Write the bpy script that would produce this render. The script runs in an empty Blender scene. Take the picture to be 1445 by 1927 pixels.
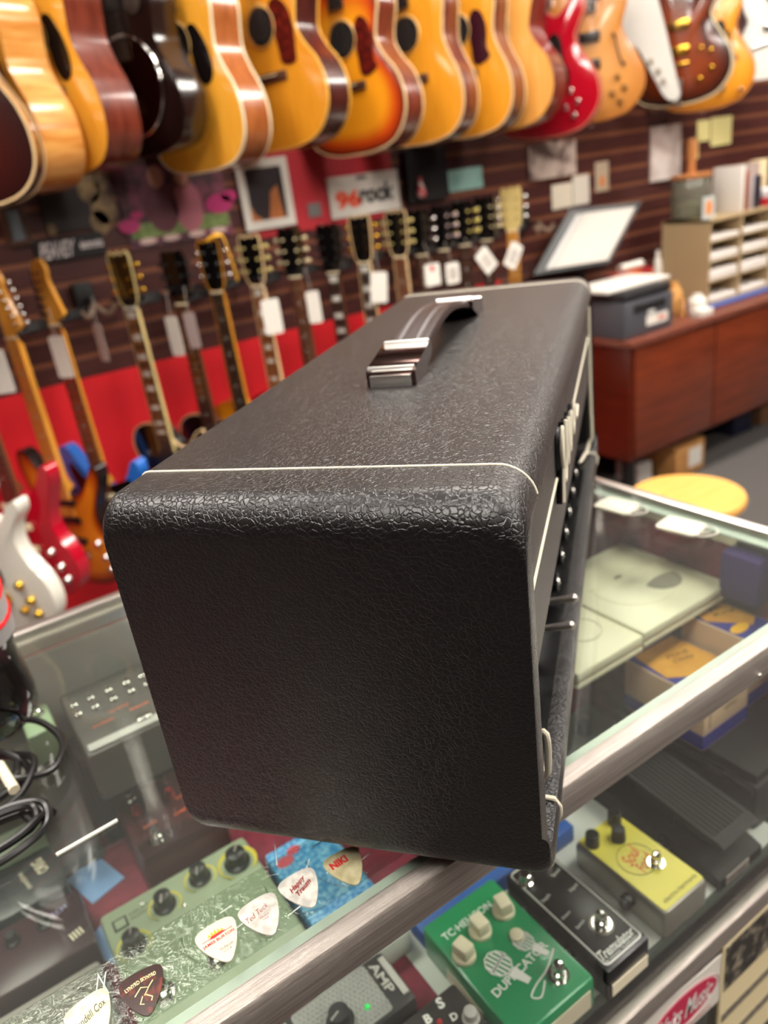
import bpy, bmesh, math, random
from mathutils import Vector, Matrix, Euler
random.seed(7)
PI = math.pi
SC = bpy.context.scene
COL = SC.collection
# ------------------------------------------------------------------ camera
W, H, FPX = 1445, 1927, 1432.0
CXP, CYP = 722.5, 963.5
RW = Matrix(((0.82349298, -0.32157126, 0.46738768),
             (-0.55213564, -0.26490493, 0.79055146),
             (-0.13040533, -0.90907497, -0.3956983)))   # camera (right, down, forward) -> world
CAM = Vector((0, 0, 1.5))
cd = bpy.data.cameras.new('camera'); cam = bpy.data.objects.new('camera', cd); COL.objects.link(cam)
rt, dn, fw = RW.col[0], RW.col[1], RW.col[2]
m = Matrix.Identity(4)
for i in range(3):
    m[i][0] = rt[i]; m[i][1] = -dn[i]; m[i][2] = -fw[i]; m[i][3] = CAM[i]
cam.matrix_world = m
cd.sensor_fit = 'VERTICAL'; cd.sensor_height = 36; cd.lens = FPX / H * 36
cd.clip_start = 0.02; cd.clip_end = 50
cd.dof.use_dof = True; cd.dof.focus_distance = 0.395; cd.dof.aperture_fstop = 6.6
SC.camera = cam
# ------------------------------------------------------------------ light / exposure
LIGHT = 24.5
SC.view_settings.view_transform = 'Standard'; SC.view_settings.look = 'None'
SC.view_settings.exposure = 0.0; SC.view_settings.gamma = 1.0; SC.view_settings.use_curve_mapping = False
w = bpy.data.worlds.new('world'); SC.world = w; w.use_nodes = True
w.node_tree.nodes['Background'].inputs[0].default_value = (1, .93, .86, 1)
w.node_tree.nodes['Background'].inputs[1].default_value = 0.25

def ray(u, v): return RW @ Vector(((u - CXP) / FPX, (v - CYP) / FPX, 1))
def at(u, v, **k):
    (a, val), = k.items(); i = 'xyz'.index(a); r = ray(u, v)
    return CAM + r * ((val - CAM[i]) / r[i])

# ------------------------------------------------------------------ materials
def lin(h):
    if isinstance(h, str):
        h = h.lstrip('#'); c = [int(h[i:i + 2], 16) / 255 for i in (0, 2, 4)]
    else: c = h
    return tuple((x / 12.92 if x <= .04045 else ((x + .055) / 1.055) ** 2.4) for x in c) + (1,)
MC = {}
def mat(name, col, rough=.5, metal=0, coat=0, emit=0, col2=None, nscale=20, nstretch=(1, 1, 1), bump=0, bscale=200, spec=.5, contrast=(.35, .65), detail=3):
    if name in MC: return MC[name]
    M = bpy.data.materials.new(name); M.use_nodes = True; nt = M.node_tree; P = nt.nodes['Principled BSDF']
    P.inputs['Base Color'].default_value = lin(col); P.inputs['Roughness'].default_value = rough
    P.inputs['Metallic'].default_value = metal; P.inputs['Coat Weight'].default_value = coat
    P.inputs['Coat Roughness'].default_value = .05; P.inputs['Specular IOR Level'].default_value = spec
    if emit:
        P.inputs['Emission Color'].default_value = lin(col); P.inputs['Emission Strength'].default_value = emit
    if col2 or bump:
        tc = nt.nodes.new('ShaderNodeTexCoord'); mp = nt.nodes.new('ShaderNodeMapping'); mp.inputs['Scale'].default_value = nstretch
        nt.links.new(tc.outputs['Object'], mp.inputs[0])
    if col2:
        n = nt.nodes.new('ShaderNodeTexNoise'); n.inputs['Scale'].default_value = nscale; n.inputs['Detail'].default_value = detail
        r = nt.nodes.new('ShaderNodeValToRGB'); r.color_ramp.elements[0].color = lin(col); r.color_ramp.elements[1].color = lin(col2)
        r.color_ramp.elements[0].position = contrast[0]; r.color_ramp.elements[1].position = contrast[1]
        nt.links.new(mp.outputs[0], n.inputs['Vector']); nt.links.new(n.outputs[0], r.inputs[0]); nt.links.new(r.outputs[0], P.inputs['Base Color'])
    if bump:
        n = nt.nodes.new('ShaderNodeTexNoise'); n.inputs['Scale'].default_value = bscale; n.inputs['Detail'].default_value = 2
        b = nt.nodes.new('ShaderNodeBump'); b.inputs['Strength'].default_value = bump; b.inputs['Distance'].default_value = .001
        nt.links.new(mp.outputs[0], n.inputs['Vector']); nt.links.new(n.outputs[0], b.inputs['Height']); nt.links.new(b.outputs[0], P.inputs['Normal'])
    MC[name] = M
    return M

def glass(name, tint, ior=1.45, rough=0.0, haze=0.0, hazecol='#dfe6e0'):
    if name in MC: return MC[name]
    M = bpy.data.materials.new(name); M.use_nodes = True; nt = M.node_tree; nt.nodes.clear()
    o = nt.nodes.new('ShaderNodeOutputMaterial'); f = nt.nodes.new('ShaderNodeFresnel'); ge = nt.nodes.new('ShaderNodeNewGeometry'); mr = nt.nodes.new('ShaderNodeMapRange')
    mr.inputs['To Min'].default_value = ior; mr.inputs['To Max'].default_value = 1 / ior     # the same outer reflection on both faces of a pane
    nt.links.new(ge.outputs['Backfacing'], mr.inputs['Value']); nt.links.new(mr.outputs[0], f.inputs[0])
    t = nt.nodes.new('ShaderNodeBsdfTransparent'); t.inputs[0].default_value = lin(tint)
    g = nt.nodes.new('ShaderNodeBsdfGlossy'); g.inputs['Roughness'].default_value = rough
    mx = nt.nodes.new('ShaderNodeMixShader'); nt.links.new(f.outputs[0], mx.inputs[0]); nt.links.new(g.outputs[0], mx.inputs[2])
    if haze:
        d = nt.nodes.new('ShaderNodeBsdfDiffuse'); d.inputs[0].default_value = lin(hazecol)
        m2 = nt.nodes.new('ShaderNodeMixShader'); m2.inputs[0].default_value = haze
        nt.links.new(t.outputs[0], m2.inputs[1]); nt.links.new(d.outputs[0], m2.inputs[2]); nt.links.new(m2.outputs[0], mx.inputs[1])
    else: nt.links.new(t.outputs[0], mx.inputs[1])
    nt.links.new(mx.outputs[0], o.inputs[0]); MC[name] = M
    return M

def vinyl(name, col, scale=520, strength=.55, rough=.42, stretch=(1, 1, 1)):
    M = bpy.data.materials.new(name); M.use_nodes = True; nt = M.node_tree; P = nt.nodes['Principled BSDF']; L = nt.links.new
    P.inputs['Base Color'].default_value = lin(col); P.inputs['Roughness'].default_value = rough
    P.inputs['Sheen Weight'].default_value = .13; P.inputs['Sheen Roughness'].default_value = .4; P.inputs['Sheen Tint'].default_value = lin('#d4c8c2')
    tc = nt.nodes.new('ShaderNodeTexCoord'); mp = nt.nodes.new('ShaderNodeMapping'); mp.inputs['Scale'].default_value = stretch
    L(tc.outputs['Object'], mp.inputs[0])
    n0 = nt.nodes.new('ShaderNodeTexNoise'); n0.inputs['Scale'].default_value = 130; n0.inputs['Detail'].default_value = 2
    ad = nt.nodes.new('ShaderNodeVectorMath'); ad.operation = 'MULTIPLY_ADD'; ad.inputs[1].default_value = (.007, .007, .007)
    L(mp.outputs[0], n0.inputs['Vector']); L(n0.outputs['Color'], ad.inputs[0]); L(mp.outputs[0], ad.inputs[2])
    vo = nt.nodes.new('ShaderNodeTexVoronoi'); vo.feature = 'DISTANCE_TO_EDGE'; vo.inputs['Scale'].default_value = scale
    L(ad.outputs[0], vo.inputs['Vector'])
    mr = nt.nodes.new('ShaderNodeMapRange'); mr.inputs['From Max'].default_value = .14; L(vo.outputs['Distance'], mr.inputs['Value'])
    n1 = nt.nodes.new('ShaderNodeTexNoise'); n1.inputs['Scale'].default_value = scale * 1.3; n1.inputs['Detail'].default_value = 3
    L(ad.outputs[0], n1.inputs['Vector'])
    mu = nt.nodes.new('ShaderNodeMath'); mu.operation = 'MULTIPLY_ADD'; mu.inputs[1].default_value = .45
    L(n1.outputs[0], mu.inputs[0]); L(mr.outputs[0], mu.inputs[2])
    b = nt.nodes.new('ShaderNodeBump'); b.inputs['Strength'].default_value = strength; b.inputs['Distance'].default_value = .0006
    L(mu.outputs[0], b.inputs['Height']); L(b.outputs[0], P.inputs['Normal'])
    MC[name] = M
    return M

def burst(name, edge, mid, centre, coat=.6, p=(.35, .72)):
    """finish painted from the edge of the top to its middle; reads the mesh attribute 'burst'"""
    M = bpy.data.materials.new(name); M.use_nodes = True; nt = M.node_tree; P = nt.nodes['Principled BSDF']; L = nt.links.new
    P.inputs['Roughness'].default_value = .25; P.inputs['Coat Weight'].default_value = coat; P.inputs['Coat Roughness'].default_value = .06
    a = nt.nodes.new('ShaderNodeAttribute'); a.attribute_name = 'burst'
    r = nt.nodes.new('ShaderNodeValToRGB'); e = r.color_ramp.elements
    e[0].position = 0; e[0].color = lin(edge); e[1].position = p[1]; e[1].color = lin(centre)
    x = e.new(p[0]); x.color = lin(mid)
    L(a.outputs['Fac'], r.inputs[0]); L(r.outputs[0], P.inputs['Base Color'])
    MC[name] = M
    return M

# ------------------------------------------------------------------ mesh builder
class MB:
    def __init__(s, M=None): s.b = bmesh.new(); s.M = M or Matrix.Identity(4)
    def _x(s, vs, M=None):
        T = s.M @ M if M else s.M
        for v in vs: v.co = T @ v.co
    def box(s, x0, x1, y0, y1, z0, z1, bev=0, seg=2, M=None):
        r = bmesh.ops.create_cube(s.b, size=1); vs = r['verts']
        for v in vs: v.co = Vector(((x0 + x1) / 2 + v.co.x * (x1 - x0), (y0 + y1) / 2 + v.co.y * (y1 - y0), (z0 + z1) / 2 + v.co.z * (z1 - z0)))
        if bev:
            es = list({e for v in vs for e in v.link_edges})
            r2 = bmesh.ops.bevel(s.b, geom=es, offset=bev, segments=seg, affect='EDGES', profile=.5)
            vs = list({v for f in r2['faces'] for v in f.verts} | {v for v in vs if v.is_valid})
        s._x(vs, M); return s
    def cyl(s, p0, p1, r0, r1=None, seg=20, cap=True):
        r1 = r0 if r1 is None else r1
        p0, p1 = Vector(p0), Vector(p1); d = p1 - p0; q = d.to_track_quat('Z', 'Y').to_matrix().to_4x4()
        r = bmesh.ops.create_cone(s.b, cap_ends=cap, segments=seg, radius1=r0, radius2=max(r1, 1e-5), depth=d.length)
        s._x(r['verts'], Matrix.Translation((p0 + p1) / 2) @ q); return s
    def sph(s, c, r, sc=(1, 1, 1), seg=14, M=None):
        q = bmesh.ops.create_uvsphere(s.b, u_segments=seg, v_segments=max(6, seg // 2 + 2), radius=r)
        s._x(q['verts'], (M or Matrix.Identity(4)) @ Matrix.Translation(c) @ Matrix.Diagonal((*sc, 1))); return s
    def prism(s, pts, a, b, axis='z', M=None):
        """closed outline extruded from a to b along axis; pts are the two other coordinates"""
        def P(p, h): return {'z': (p[0], p[1], h), 'y': (p[0], h, p[1]), 'x': (h, p[0], p[1])}[axis]
        va = [s.b.verts.new(P(p, a)) for p in pts]; vb = [s.b.verts.new(P(p, b)) for p in pts]; n = len(pts)
        fs = [s.b.faces.new(va), s.b.faces.new(vb)]
        for i in range(n): fs.append(s.b.faces.new((va[i], va[(i + 1) % n], vb[(i + 1) % n], vb[i])))
        s._x(va + vb, M); return s
    def lathe(s, prof, M=None, seg=24):
        rings = []
        for r, z in prof:
            rings.append([s.b.verts.new((r * math.cos(2 * PI * i / seg), r * math.sin(2 * PI * i / seg), z)) for i in range(seg)])
        for a, b in zip(rings, rings[1:]):
            for i in range(seg): s.b.faces.new((a[i], a[(i + 1) % seg], b[(i + 1) % seg], b[i]))
        s.b.faces.new(rings[0][::-1]); s.b.faces.new(rings[-1])
        s._x([v for g in rings for v in g], M); return s
    def tube(s, pts, r, seg=8, closed=False, flat=1.0):
        pts = [Vector(p) for p in pts]; n = len(pts); rings = []; up = None
        for i, p in enumerate(pts):
            t = (pts[(i + 1) % n] - pts[i - 1]) if closed else (pts[min(i + 1, n - 1)] - pts[max(i - 1, 0)])
            t.normalize()
            if up is None: up = t.orthogonal()
            up = (up - t * up.dot(t)).normalized(); sd = t.cross(up)
            rr = r[i] if isinstance(r, (list, tuple)) else r
            rings.append([s.b.verts.new(p + (up * math.cos(2 * PI * k / seg) + sd * math.sin(2 * PI * k / seg) * flat) * rr) for k in range(seg)])
        m_ = n if closed else n - 1
        for i in range(m_):
            a, b = rings[i], rings[(i + 1) % n]
            for k in range(seg): s.b.faces.new((a[k], a[(k + 1) % seg], b[(k + 1) % seg], b[k]))
        if not closed: s.b.faces.new(rings[0][::-1]); s.b.faces.new(rings[-1])
        s._x([v for g in rings for v in g]); return s
    def quad(s, *ps):
        vs = [s.b.verts.new(p) for p in ps]; s.b.faces.new(vs); s._x(vs); return s
    def build(s, name, material, parent=None, smooth=True, label=None):
        bmesh.ops.recalc_face_normals(s.b, faces=s.b.faces[:])
        me = bpy.data.meshes.new(name); s.b.to_mesh(me); s.b.free()
        me.materials.append(material)
        if smooth:
            for p in me.polygons: p.use_smooth = True
            me.set_sharp_from_angle(angle=math.radians(38))
        o = bpy.data.objects.new(name, me); COL.objects.link(o)
        if parent: o.parent = parent
        if label: o['label'] = label
        return o

def tag(o, label, cat, group=None, kind=None):
    o['label'] = label; o['category'] = cat
    if group: o['group'] = group
    if kind: o['kind'] = kind
    return o
def thing(name, label, cat, loc=(0, 0, 0), rz=0, group=None, rot=None):
    o = bpy.data.objects.new(name, None); COL.objects.link(o); o.empty_display_size = .05
    o.location = loc; o.rotation_euler = rot if rot else (0, 0, rz)
    return tag(o, label, cat, group)
def struct(o): o['kind'] = 'structure'; return o
def spline(pts, n=6, closed=True):
    out = []; N = len(pts); rng = N if closed else N - 1
    for i in range(rng):
        if closed: p = [Vector(pts[(i + k) % N]) for k in (-1, 0, 1, 2)]
        else: p = [Vector(pts[max(0, min(N - 1, i + k))]) for k in (-1, 0, 1, 2)]
        for j in range(n):
            t = j / n
            out.append(.5 * ((2 * p[1]) + (p[2] - p[0]) * t + (2 * p[0] - 5 * p[1] + 4 * p[2] - p[3]) * t * t + (-p[0] + 3 * p[1] - 3 * p[2] + p[3]) * t ** 3))
    if not closed: out.append(Vector(pts[-1]))
    return out
def disc(r, n=24, cx=0, cy=0, ry=None): return [(cx + r * math.cos(2 * PI * i / n), cy + (ry or r) * math.sin(2 * PI * i / n)) for i in range(n)]
def rrect(x0, x1, y0, y1, r, n=5):
    out = []
    for cx, cy, a in ((x1 - r, y1 - r, 0), (x0 + r, y1 - r, 90), (x0 + r, y0 + r, 180), (x1 - r, y0 + r, 270)):
        for i in range(n + 1):
            t = math.radians(a + 90 * i / n); out.append((cx + r * math.cos(t), cy + r * math.sin(t)))
    return out
def text(name, s, material, parent, M, width=None, height=None, extrude=.0002, shear=0, bold=0, label=None):
    """lettering as a mesh in the local xy plane of M, centred, scaled to width and/or height"""
    cu = bpy.data.curves.new(name, 'FONT'); cu.body = s; cu.align_x = 'CENTER'; cu.align_y = 'CENTER'; cu.size = 1; cu.shear = shear; cu.offset = bold
    cu.resolution_u = 3
    o = bpy.data.objects.new(name, cu); COL.objects.link(o); dg = bpy.context.evaluated_depsgraph_get(); dg.update()
    me = bpy.data.meshes.new_from_object(o.evaluated_get(dg)); bpy.data.objects.remove(o); bpy.data.curves.remove(cu)
    xs = [v.co.x for v in me.vertices]; ys = [v.co.y for v in me.vertices]
    cx, cy = (min(xs) + max(xs)) / 2, (min(ys) + max(ys)) / 2; wd, hg = max(xs) - min(xs), max(ys) - min(ys)
    sx = (width / wd) if width else height / hg; sy = (height / hg) if height else sx
    for v in me.vertices: v.co = M @ Vector(((v.co.x - cx) * sx, (v.co.y - cy) * sy, extrude))
    me.materials.clear(); me.materials.append(material)
    q = bpy.data.objects.new(name, me); COL.objects.link(q)
    if parent: q.parent = parent
    if label: q['label'] = label
    return q
def TR(x, y, z, rz=0, rx=0, ry=0): return Matrix.Translation((x, y, z)) @ Euler((rx, ry, rz)).to_matrix().to_4x4()

# common materials
chrome = mat('chrome', '#e8e6e2', .12, 1); gold = mat('gold plating', '#e0b040', .2, 1); steel = mat('brushed steel', '#b8b4ae', .32, 1)
blackp = mat('black plastic', '#141416', .35); blackm = mat('matte black', '#111111', .6); white = mat('white paper', '#dcd6cc', .6)
cream = mat('cream plastic', '#e6dcc0', .4); darkwood = mat('rosewood', '#3a1c12', .45, col2='#54301e', nscale=30, nstretch=(4, 4, .5))
cork = mat('kraft cardboard', '#c08a50', .8, col2='#b07c44', nscale=40)
red_ink = mat('red ink', '#c02028', .5); ink = mat('black ink', '#1a1a1c', .5); whiteink = mat('white ink', '#e8e8e4', .5)

# ================================================================== ROOM
carpet = mat('dark grey carpet', '#4a4644', .95, col2='#565250', nscale=150, bump=.5, bscale=400)
cream_wall = mat('off white wall paint', '#cfc6ba', .8)
slatm = mat('dark mahogany slat board', '#43201d', .38, col2='#4d2723', nscale=6, nstretch=(1, 1, 6))
groovem = mat('copper brown groove strip', '#7e4c34', .4)
redwall = mat('bright red wall board', '#dc1824', .5)
def rbox(name, m_, x0, x1, y0, y1, z0, z1): return struct(MB().box(x0, x1, y0, y1, z0, z1).build(name, m_, smooth=False))
rbox('floor', carpet, -4, 6.5, -4, 2.75, -.1, 0)
rbox('ceiling', mat('ceiling tile', '#d8d2c8', .9), -4, 6.5, -4, 2.75, 3.0, 3.1)
rbox('wall_left', slatm, -4.1, -4, -4, 2.75, 0, 3.0)
rbox('wall_right', slatm, 6.5, 6.6, -4, 2.75, 0, 3.0)
rbox('wall_front', mat('dark brown wall paint', '#352a26', .8), -4, 6.5, -4.1, -4, 0, 3.0)
rbox('wall_back', groovem, -4, 6.5, 2.653, 2.75, 0, 3.0)
b = MB(); z = 1.035; k = 0
while z < 2.98:
    zt = 1.103 + .0762 * k - .007
    b.box(-4, 6.5, 2.65, 2.667, z, min(zt, 3.0), bev=.0015, seg=1); z = zt + .015; k += 1
struct(b.build('trim_1', slatm))                     # the boards of the slatwall
struct(MB().box(-4, 2.32, 2.645, 2.667, 0, 1.035).build('trim_2', redwall, smooth=False))
b = MB(); z = 1.0355; k = 0
while z > .05:
    zb = 1.103 + .0762 * (k - 1) + .008; b.box(2.3205, 6.5, 2.65, 2.667, max(zb, .01), z, bev=.0015, seg=1); z = zb - .015; k -= 1
struct(b.build('trim_3', slatm))
# cream tiled ceiling troffers, in rows; unseen front pair added to light the showcase front
lampm = mat('lit diffuser', '#fff8ee', .5, emit=LIGHT)
n = 0
proto = None
for ly, row in ((-1.7, (1.6, 3.2)), (-.15, (-.5, 1.5, 3.5)), (1.45, (-.5, 1.5, 3.5, 5.4))):
    for lx in row:
        if proto is None:
            proto = thing('ceiling_light', 'unseen recessed ceiling light with lit diffuser', 'ceiling light', (lx, ly, 3.0), group='ceiling lights')
            MB().box(-.62, .62, -.32, .32, -.012, 0).build('frame', mat('white metal', '#e0e0dc', .5), proto)
            MB().box(-.59, .59, -.29, .29, -.016, -.010).build('diffuser', lampm, proto)
        else:
            c = proto.copy(); COL.objects.link(c); c.location = (lx, ly, 3.0)
            for ch in list(proto.children):
                d = ch.copy(); COL.objects.link(d); d.parent = c
# ================================================================== GLASS SHOWCASE
GZ = 1.10; X1 = .715; YF = .311; YB = .842; XL = -1.0; SZ = .833
alu = mat('worn brushed aluminium', '#d8d0c8', .42, 1, col2='#bab0a8', nscale=60, nstretch=(.3, 12, 12), bump=.5, bscale=500)
alup = mat('pale aluminium', '#d8d0c8', .35, 1)
case = thing('glass_showcase', 'glass topped showcase counter with brushed metal edge rails and maroon lining', 'display case', (-.15, .57, 0))
def cb(name, m_, x0, x1, y0, y1, z0, z1, bev=0, **k):
    o = MB(Matrix.Translation((.15, -.57, 0))).box(x0, x1, y0, y1, z0, z1, bev=bev).build(name, m_, case, smooth=bool(bev))
    for a, v in k.items(): o[a] = v
    return o
maroon = mat('maroon felt', '#8a3446', .9, col2='#742b3a', nscale=60, bump=.3, bscale=600)
cb('glass_top', glass('clear glass top', '#f8fbf8', haze=.018), XL, X1, YF, YB, GZ - .007, GZ)
gedge = mat('green glass edge', '#b6c0b6', .3)
cb('glass_edge', gedge, XL, X1, YF, YF + .013, GZ - .010, GZ - .0072)
cb('front_rail', alu, XL, X1 + .012, .297, YF, 1.072, 1.1025, bev=.0022)
cb('back_rail', alup, XL, X1 + .012, YB, YB + .016, 1.072, 1.102, bev=.002)
cb('back_rail_lip', alup, XL, X1, YB - .010, YB, GZ - .010, GZ - .0073)
cb('end_rail', alup, X1, X1 + .014, YF, YB, 1.072, 1.102, bev=.002)
cb('end_rail_lip', gedge, X1 - .014, X1, YF, YB, GZ - .010, GZ - .0073)
cb('front_pane', glass('clear front glass', '#fafcfa', haze=.002), XL, X1, .3005, .3050, .79, 1.072)
cb('front_pane', MC['clear front glass'], XL, X1, .3005, .3050, .20, .761)
cb('back_door', mat('grey sliding door', '#8d8a82', .35, col2='#7b776f', nscale=5), XL, X1, YB - .006, YB, .2, 1.072)
cb('end_panel', maroon, X1 + .002, X1 + .010, .306, YB, .2, 1.072)
cb('shelf', glass('shelf glass', '#b9cfc4', haze=.25, hazecol='#98a89e'), XL, X1, .306, YB - .01, SZ - .012, SZ - .001)
cb('shelf_lining', maroon, XL, X1, .338, YB - .012, SZ - .0005, SZ + .0005)
cb('shelf_rail', alu, XL, X1, .297, .3085, .762, .788, bev=.0015)
cb('lower_shelf', mat('dark shelf felt', '#2a1c1c', .9), XL, X1, .306, YB - .01, .52, .54)
cb('base', mat('wood grain laminate base', '#5a3a28', .5), XL, X1 + .01, .31, YB, 0, .2)
cb('corner_post', alu, X1, X1 + .012, .297, .309, .2, 1.072)
cb('corner_post', alu, X1, X1 + .012, YB, YB + .012, .2, 1.072)
o = cb('screw', chrome, 0, .001, 0, .001, 0, .001); bpy.data.objects.remove(o)
for sx in (.518,):
    MB(Matrix.Translation((.15, -.57, 0))).sph((sx, .2965, 1.078), .0022, (1, .5, 1)).build('screw', chrome, case)

# ================================================================== AMPLIFIER HEAD
AL, AW, AH = .705, .2345, .245; AZ = 1.3605 - AH; YAW = .69443
amp = thing('amplifier_head', 'black textured vinyl guitar amplifier head with cream piping, standing on the glass counter', 'guitar amplifier', (.21334, .23666, AZ), YAW)
vin = vinyl('black leather grain vinyl', '#0f0d0e', scale=300, strength=.40, rough=.35)
vin_lit = vinyl('smooth vinyl lightened for light', '#2e2827', scale=900, strength=.3, rough=.5)  # cabinet vinyl again, colour lightened for the light on the front face
pipem = mat('cream piping', '#d8d0bc', .45)
RF = .020
prof = []
def arc(cy, cz, r, a0, a1, n=8): return [(cy + r * math.cos(math.radians(a0 + (a1 - a0) * i / n)), cz + r * math.sin(math.radians(a0 + (a1 - a0) * i / n))) for i in range(n + 1)]
prof += arc(RF, AH - RF, RF, 180, 90) + arc(AW - .007, AH - .007, .007, 90, 0, 4) + arc(AW - .010, .010, .010, 0, -90, 4) + arc(.012 - .003, .012, .012, -90, -180) + [(-.003, .018), (-.0015, .0215), (.001, .0225)]
def ampsec(off_z, off_y): return [(AW / 2 + (y - AW / 2) * (1 - off_y / (AW / 2)), AH / 2 + (z - AH / 2) * (1 - off_z / (AH / 2))) for y, z in prof]
b = MB(); RE = .021; xs = []
for i in range(9):
    a = math.radians(90 * i / 8); xs.append((RE * (1 - math.sin(a)), RE * (1 - math.cos(a))))
secs = [(x, o_) for x, o_ in reversed([(RE * (1 - math.cos(math.radians(90 * i / 8))), RE * (1 - math.sin(math.radians(90 * i / 8)))) for i in range(9)])][::-1]
full = [(x, o_) for x, o_ in secs] + [(AL * i / 10, 0) for i in range(1, 10)] + [(AL - x, o_) for x, o_ in secs[::-1]]
rings = []
for x, o_ in full:
    s_ = ampsec(o_, o_ * .06); rings.append([b.b.verts.new((x, y, z)) for y, z in s_])
n = len(prof)
for r0, r1 in zip(rings, rings[1:]):
    for i in range(n): b.b.faces.new((r0[i], r0[(i + 1) % n], r1[(i + 1) % n], r1[i]))
b.b.faces.new(rings[0]); b.b.faces.new(rings[-1][::-1])
cab = b.build('cabinet', vin, amp)
def cut(o, mb):
    """carve a mesh out of o and keep the carved mesh"""
    c = mb.build('carve', vin); md = o.modifiers.new('b', 'BOOLEAN'); md.operation = 'DIFFERENCE'; md.object = c; md.solver = 'EXACT'
    c.parent = o.parent
    dg = bpy.context.evaluated_depsgraph_get(); dg.update()
    me = bpy.data.meshes.new_from_object(o.evaluated_get(dg)); o.modifiers.clear(); o.data = me; bpy.data.objects.remove(c)
    me.set_sharp_from_angle(angle=math.radians(38))
CZ0, CZ1 = .022, .119
cut(cab, MB().prism(rrect(.015, AL - .015, CZ0, AH - .020, .004), -.03, .0085, 'y'))
cut(cab, MB().prism(rrect(.022, AL - .022, CZ0 + .0004, CZ1, .010), -.03, .055, 'y'))
MB().box(.0155, AL - .0155, .0055, .0095, CZ1 + .0005, AH - .0205).build('baffle', vin_lit, amp)
# piping
def pipe_ring(x):
    up = [(x, y, z) for y, z in arc(RF, AH - RF, RF, 170, 90)] + [(x, y, z) for y, z in arc(AW - .007, AH - .007, .007, 90, 0, 4)] + [(x, AW, .03)]
    lo = [(x, .010, .0235), (x, .000, .0225), (x, -.003, .017)] + [(x, y, z) for y, z in arc(.009, .012, .012, 180, 270)] + [(x, .06, 0)]
    MB().tube(up, .0008).build('piping', pipem, amp); MB().tube(lo, .0017).build('piping', pipem, amp)
pipe_ring(.048); pipe_ring(AL - .045)
MB().tube([(.017, .0052, .1745), (AL - .017, .0052, .1745)], .0013).build('piping', pipem, amp)
def pv(x, sg, y0):
    p = [(x, y0, .212), (x, y0, .085), (x, .003, .072), (x, .003, .045)] + [(x + sg * .014 * (1 - math.cos(t)), .003 + .006 * math.sin(t), .045 - .016 * math.sin(t)) for t in (.4, .8, 1.2, PI / 2)] + [(x + sg * .05, .016, .0275)]
    return spline(p, 5, False)
MB().tube(pv(.049, 1, .012), .0021).build('piping', pipem, amp)
MB().tube(pv(AL - .042, -1, .0035), .0021).build('piping', pipem, amp)
# controls: a black panel leaning back in the slot
MB().prism([(.034, CZ0 + .003), (.054, CZ0 + .003), (.054, CZ1 - .003), (.028, CZ1 - .003)], .052, AL - .052, 'x').build('control_panel', mat('gloss black panel', '#0c0c0d', .25), amp)
MB().box(.054, AL - .054, .010, .032, CZ0 + .0006, CZ0 + .0016).build('chassis_lip', MC['gloss black panel'], amp)
def pc(x, z): return Vector((x, .034 - .006 * (z - CZ0) / (CZ1 - CZ0), z))
nd = Vector((0, -1, .09)).normalized()
kz = .040
for x in (.285, .335, .385, .435, .49, .545):
    p = pc(x, kz); k = MB().cyl(p, p + nd * .006, .013, .012).cyl(p + nd * .006, p + nd * .017, .0095, .0085).build('knob', mat('gloss black knob', '#101011', .15), amp)
    MB().sph(p + nd * .017, .0036, (1, .6, 1)).build('knob_cap', chrome, k)
    MB().tube([p + Vector((.016 * math.cos(t), 0, .016 * math.sin(t))) + nd * .0015 for t in [math.radians(a) for a in range(-45, 226, 27)]], .0007).build('dial_marking', whiteink, amp)
for x in (.225, .185):
    p = pc(x, kz + .015)
    s_ = MB().cyl(p, p + nd * .006, .006, seg=6).build('toggle_switch', chrome, amp)
    MB().cyl(p + nd * .004, p + nd * .034 + Vector((0, 0, .003)), .0018, .0034).sph(p + nd * .034 + Vector((0, 0, .003)), .0035).build('lever', alup, s_)
p = pc(.36, kz + .034)
# script logo
lg = [(.196, .158), (.200, .170), (.206, .192), (.212, .206), (.205, .210), (.199, .196), (.206, .176), (.218, .166), (.228, .176), (.232, .196), (.236, .206), (.238, .188), (.243, .170), (.252, .176), (.256, .192), (.262, .200), (.264, .180), (.272, .170), (.282, .182), (.290, .196), (.298, .186), (.306, .172), (.318, .178), (.326, .192), (.336, .180), (.350, .172), (.368, .178)]
lp = spline([(x, .0005, z) for x, z in lg], 5, False)
MB().tube([p + Vector((0, .0028, -.0015)) for p in lp], .0032, flat=.5).build('logo_shadow_backing', blackp, amp)  # dark copy set behind and below the letters as their shadow
MB().tube(lp, .0015).build('logo', pipem, amp, label='cream script logo')
# handle
hy0, hy1 = .107, .139; hc = (hy0 + hy1) / 2
hp = []
for i in range(25):
    t = i / 24; hp.append((.262 + .20 * t, AH + .014 + .014 * math.sin(PI * t)))
b = MB()
for sgn, (ya, yb) in enumerate([(hy0, hy1)]):
    prev = None; segs = []
    ribs = [0, .06, .16, .22, .32, .38, .48, .52, .62, .68, .78, .84, .94, 1]
    hgt = [0, .003, .003, .0012, .0012, .003, .003, .003, .003, .0012, .0012, .003, .003, 0]
    for x, z in hp:
        ring = [b.b.verts.new((x, ya + (yb - ya) * r_, z + h_)) for r_, h_ in zip(ribs, hgt)] + [b.b.verts.new((x, yb, z - .003)), b.b.verts.new((x, ya, z - .003))]
        if prev:
            for i in range(len(ring)): b.b.faces.new((prev[i], prev[(i + 1) % len(ring)], ring[(i + 1) % len(ring)], ring[i]))
        else: b.b.faces.new(ring)
        prev = ring
    b.b.faces.new(prev[::-1])
hd = b.build('handle', mat('dark brown ribbed strap', '#2c1c1a', .38), amp)
capm = mat('smoked chrome', '#6b5450', .12, 1)
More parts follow.
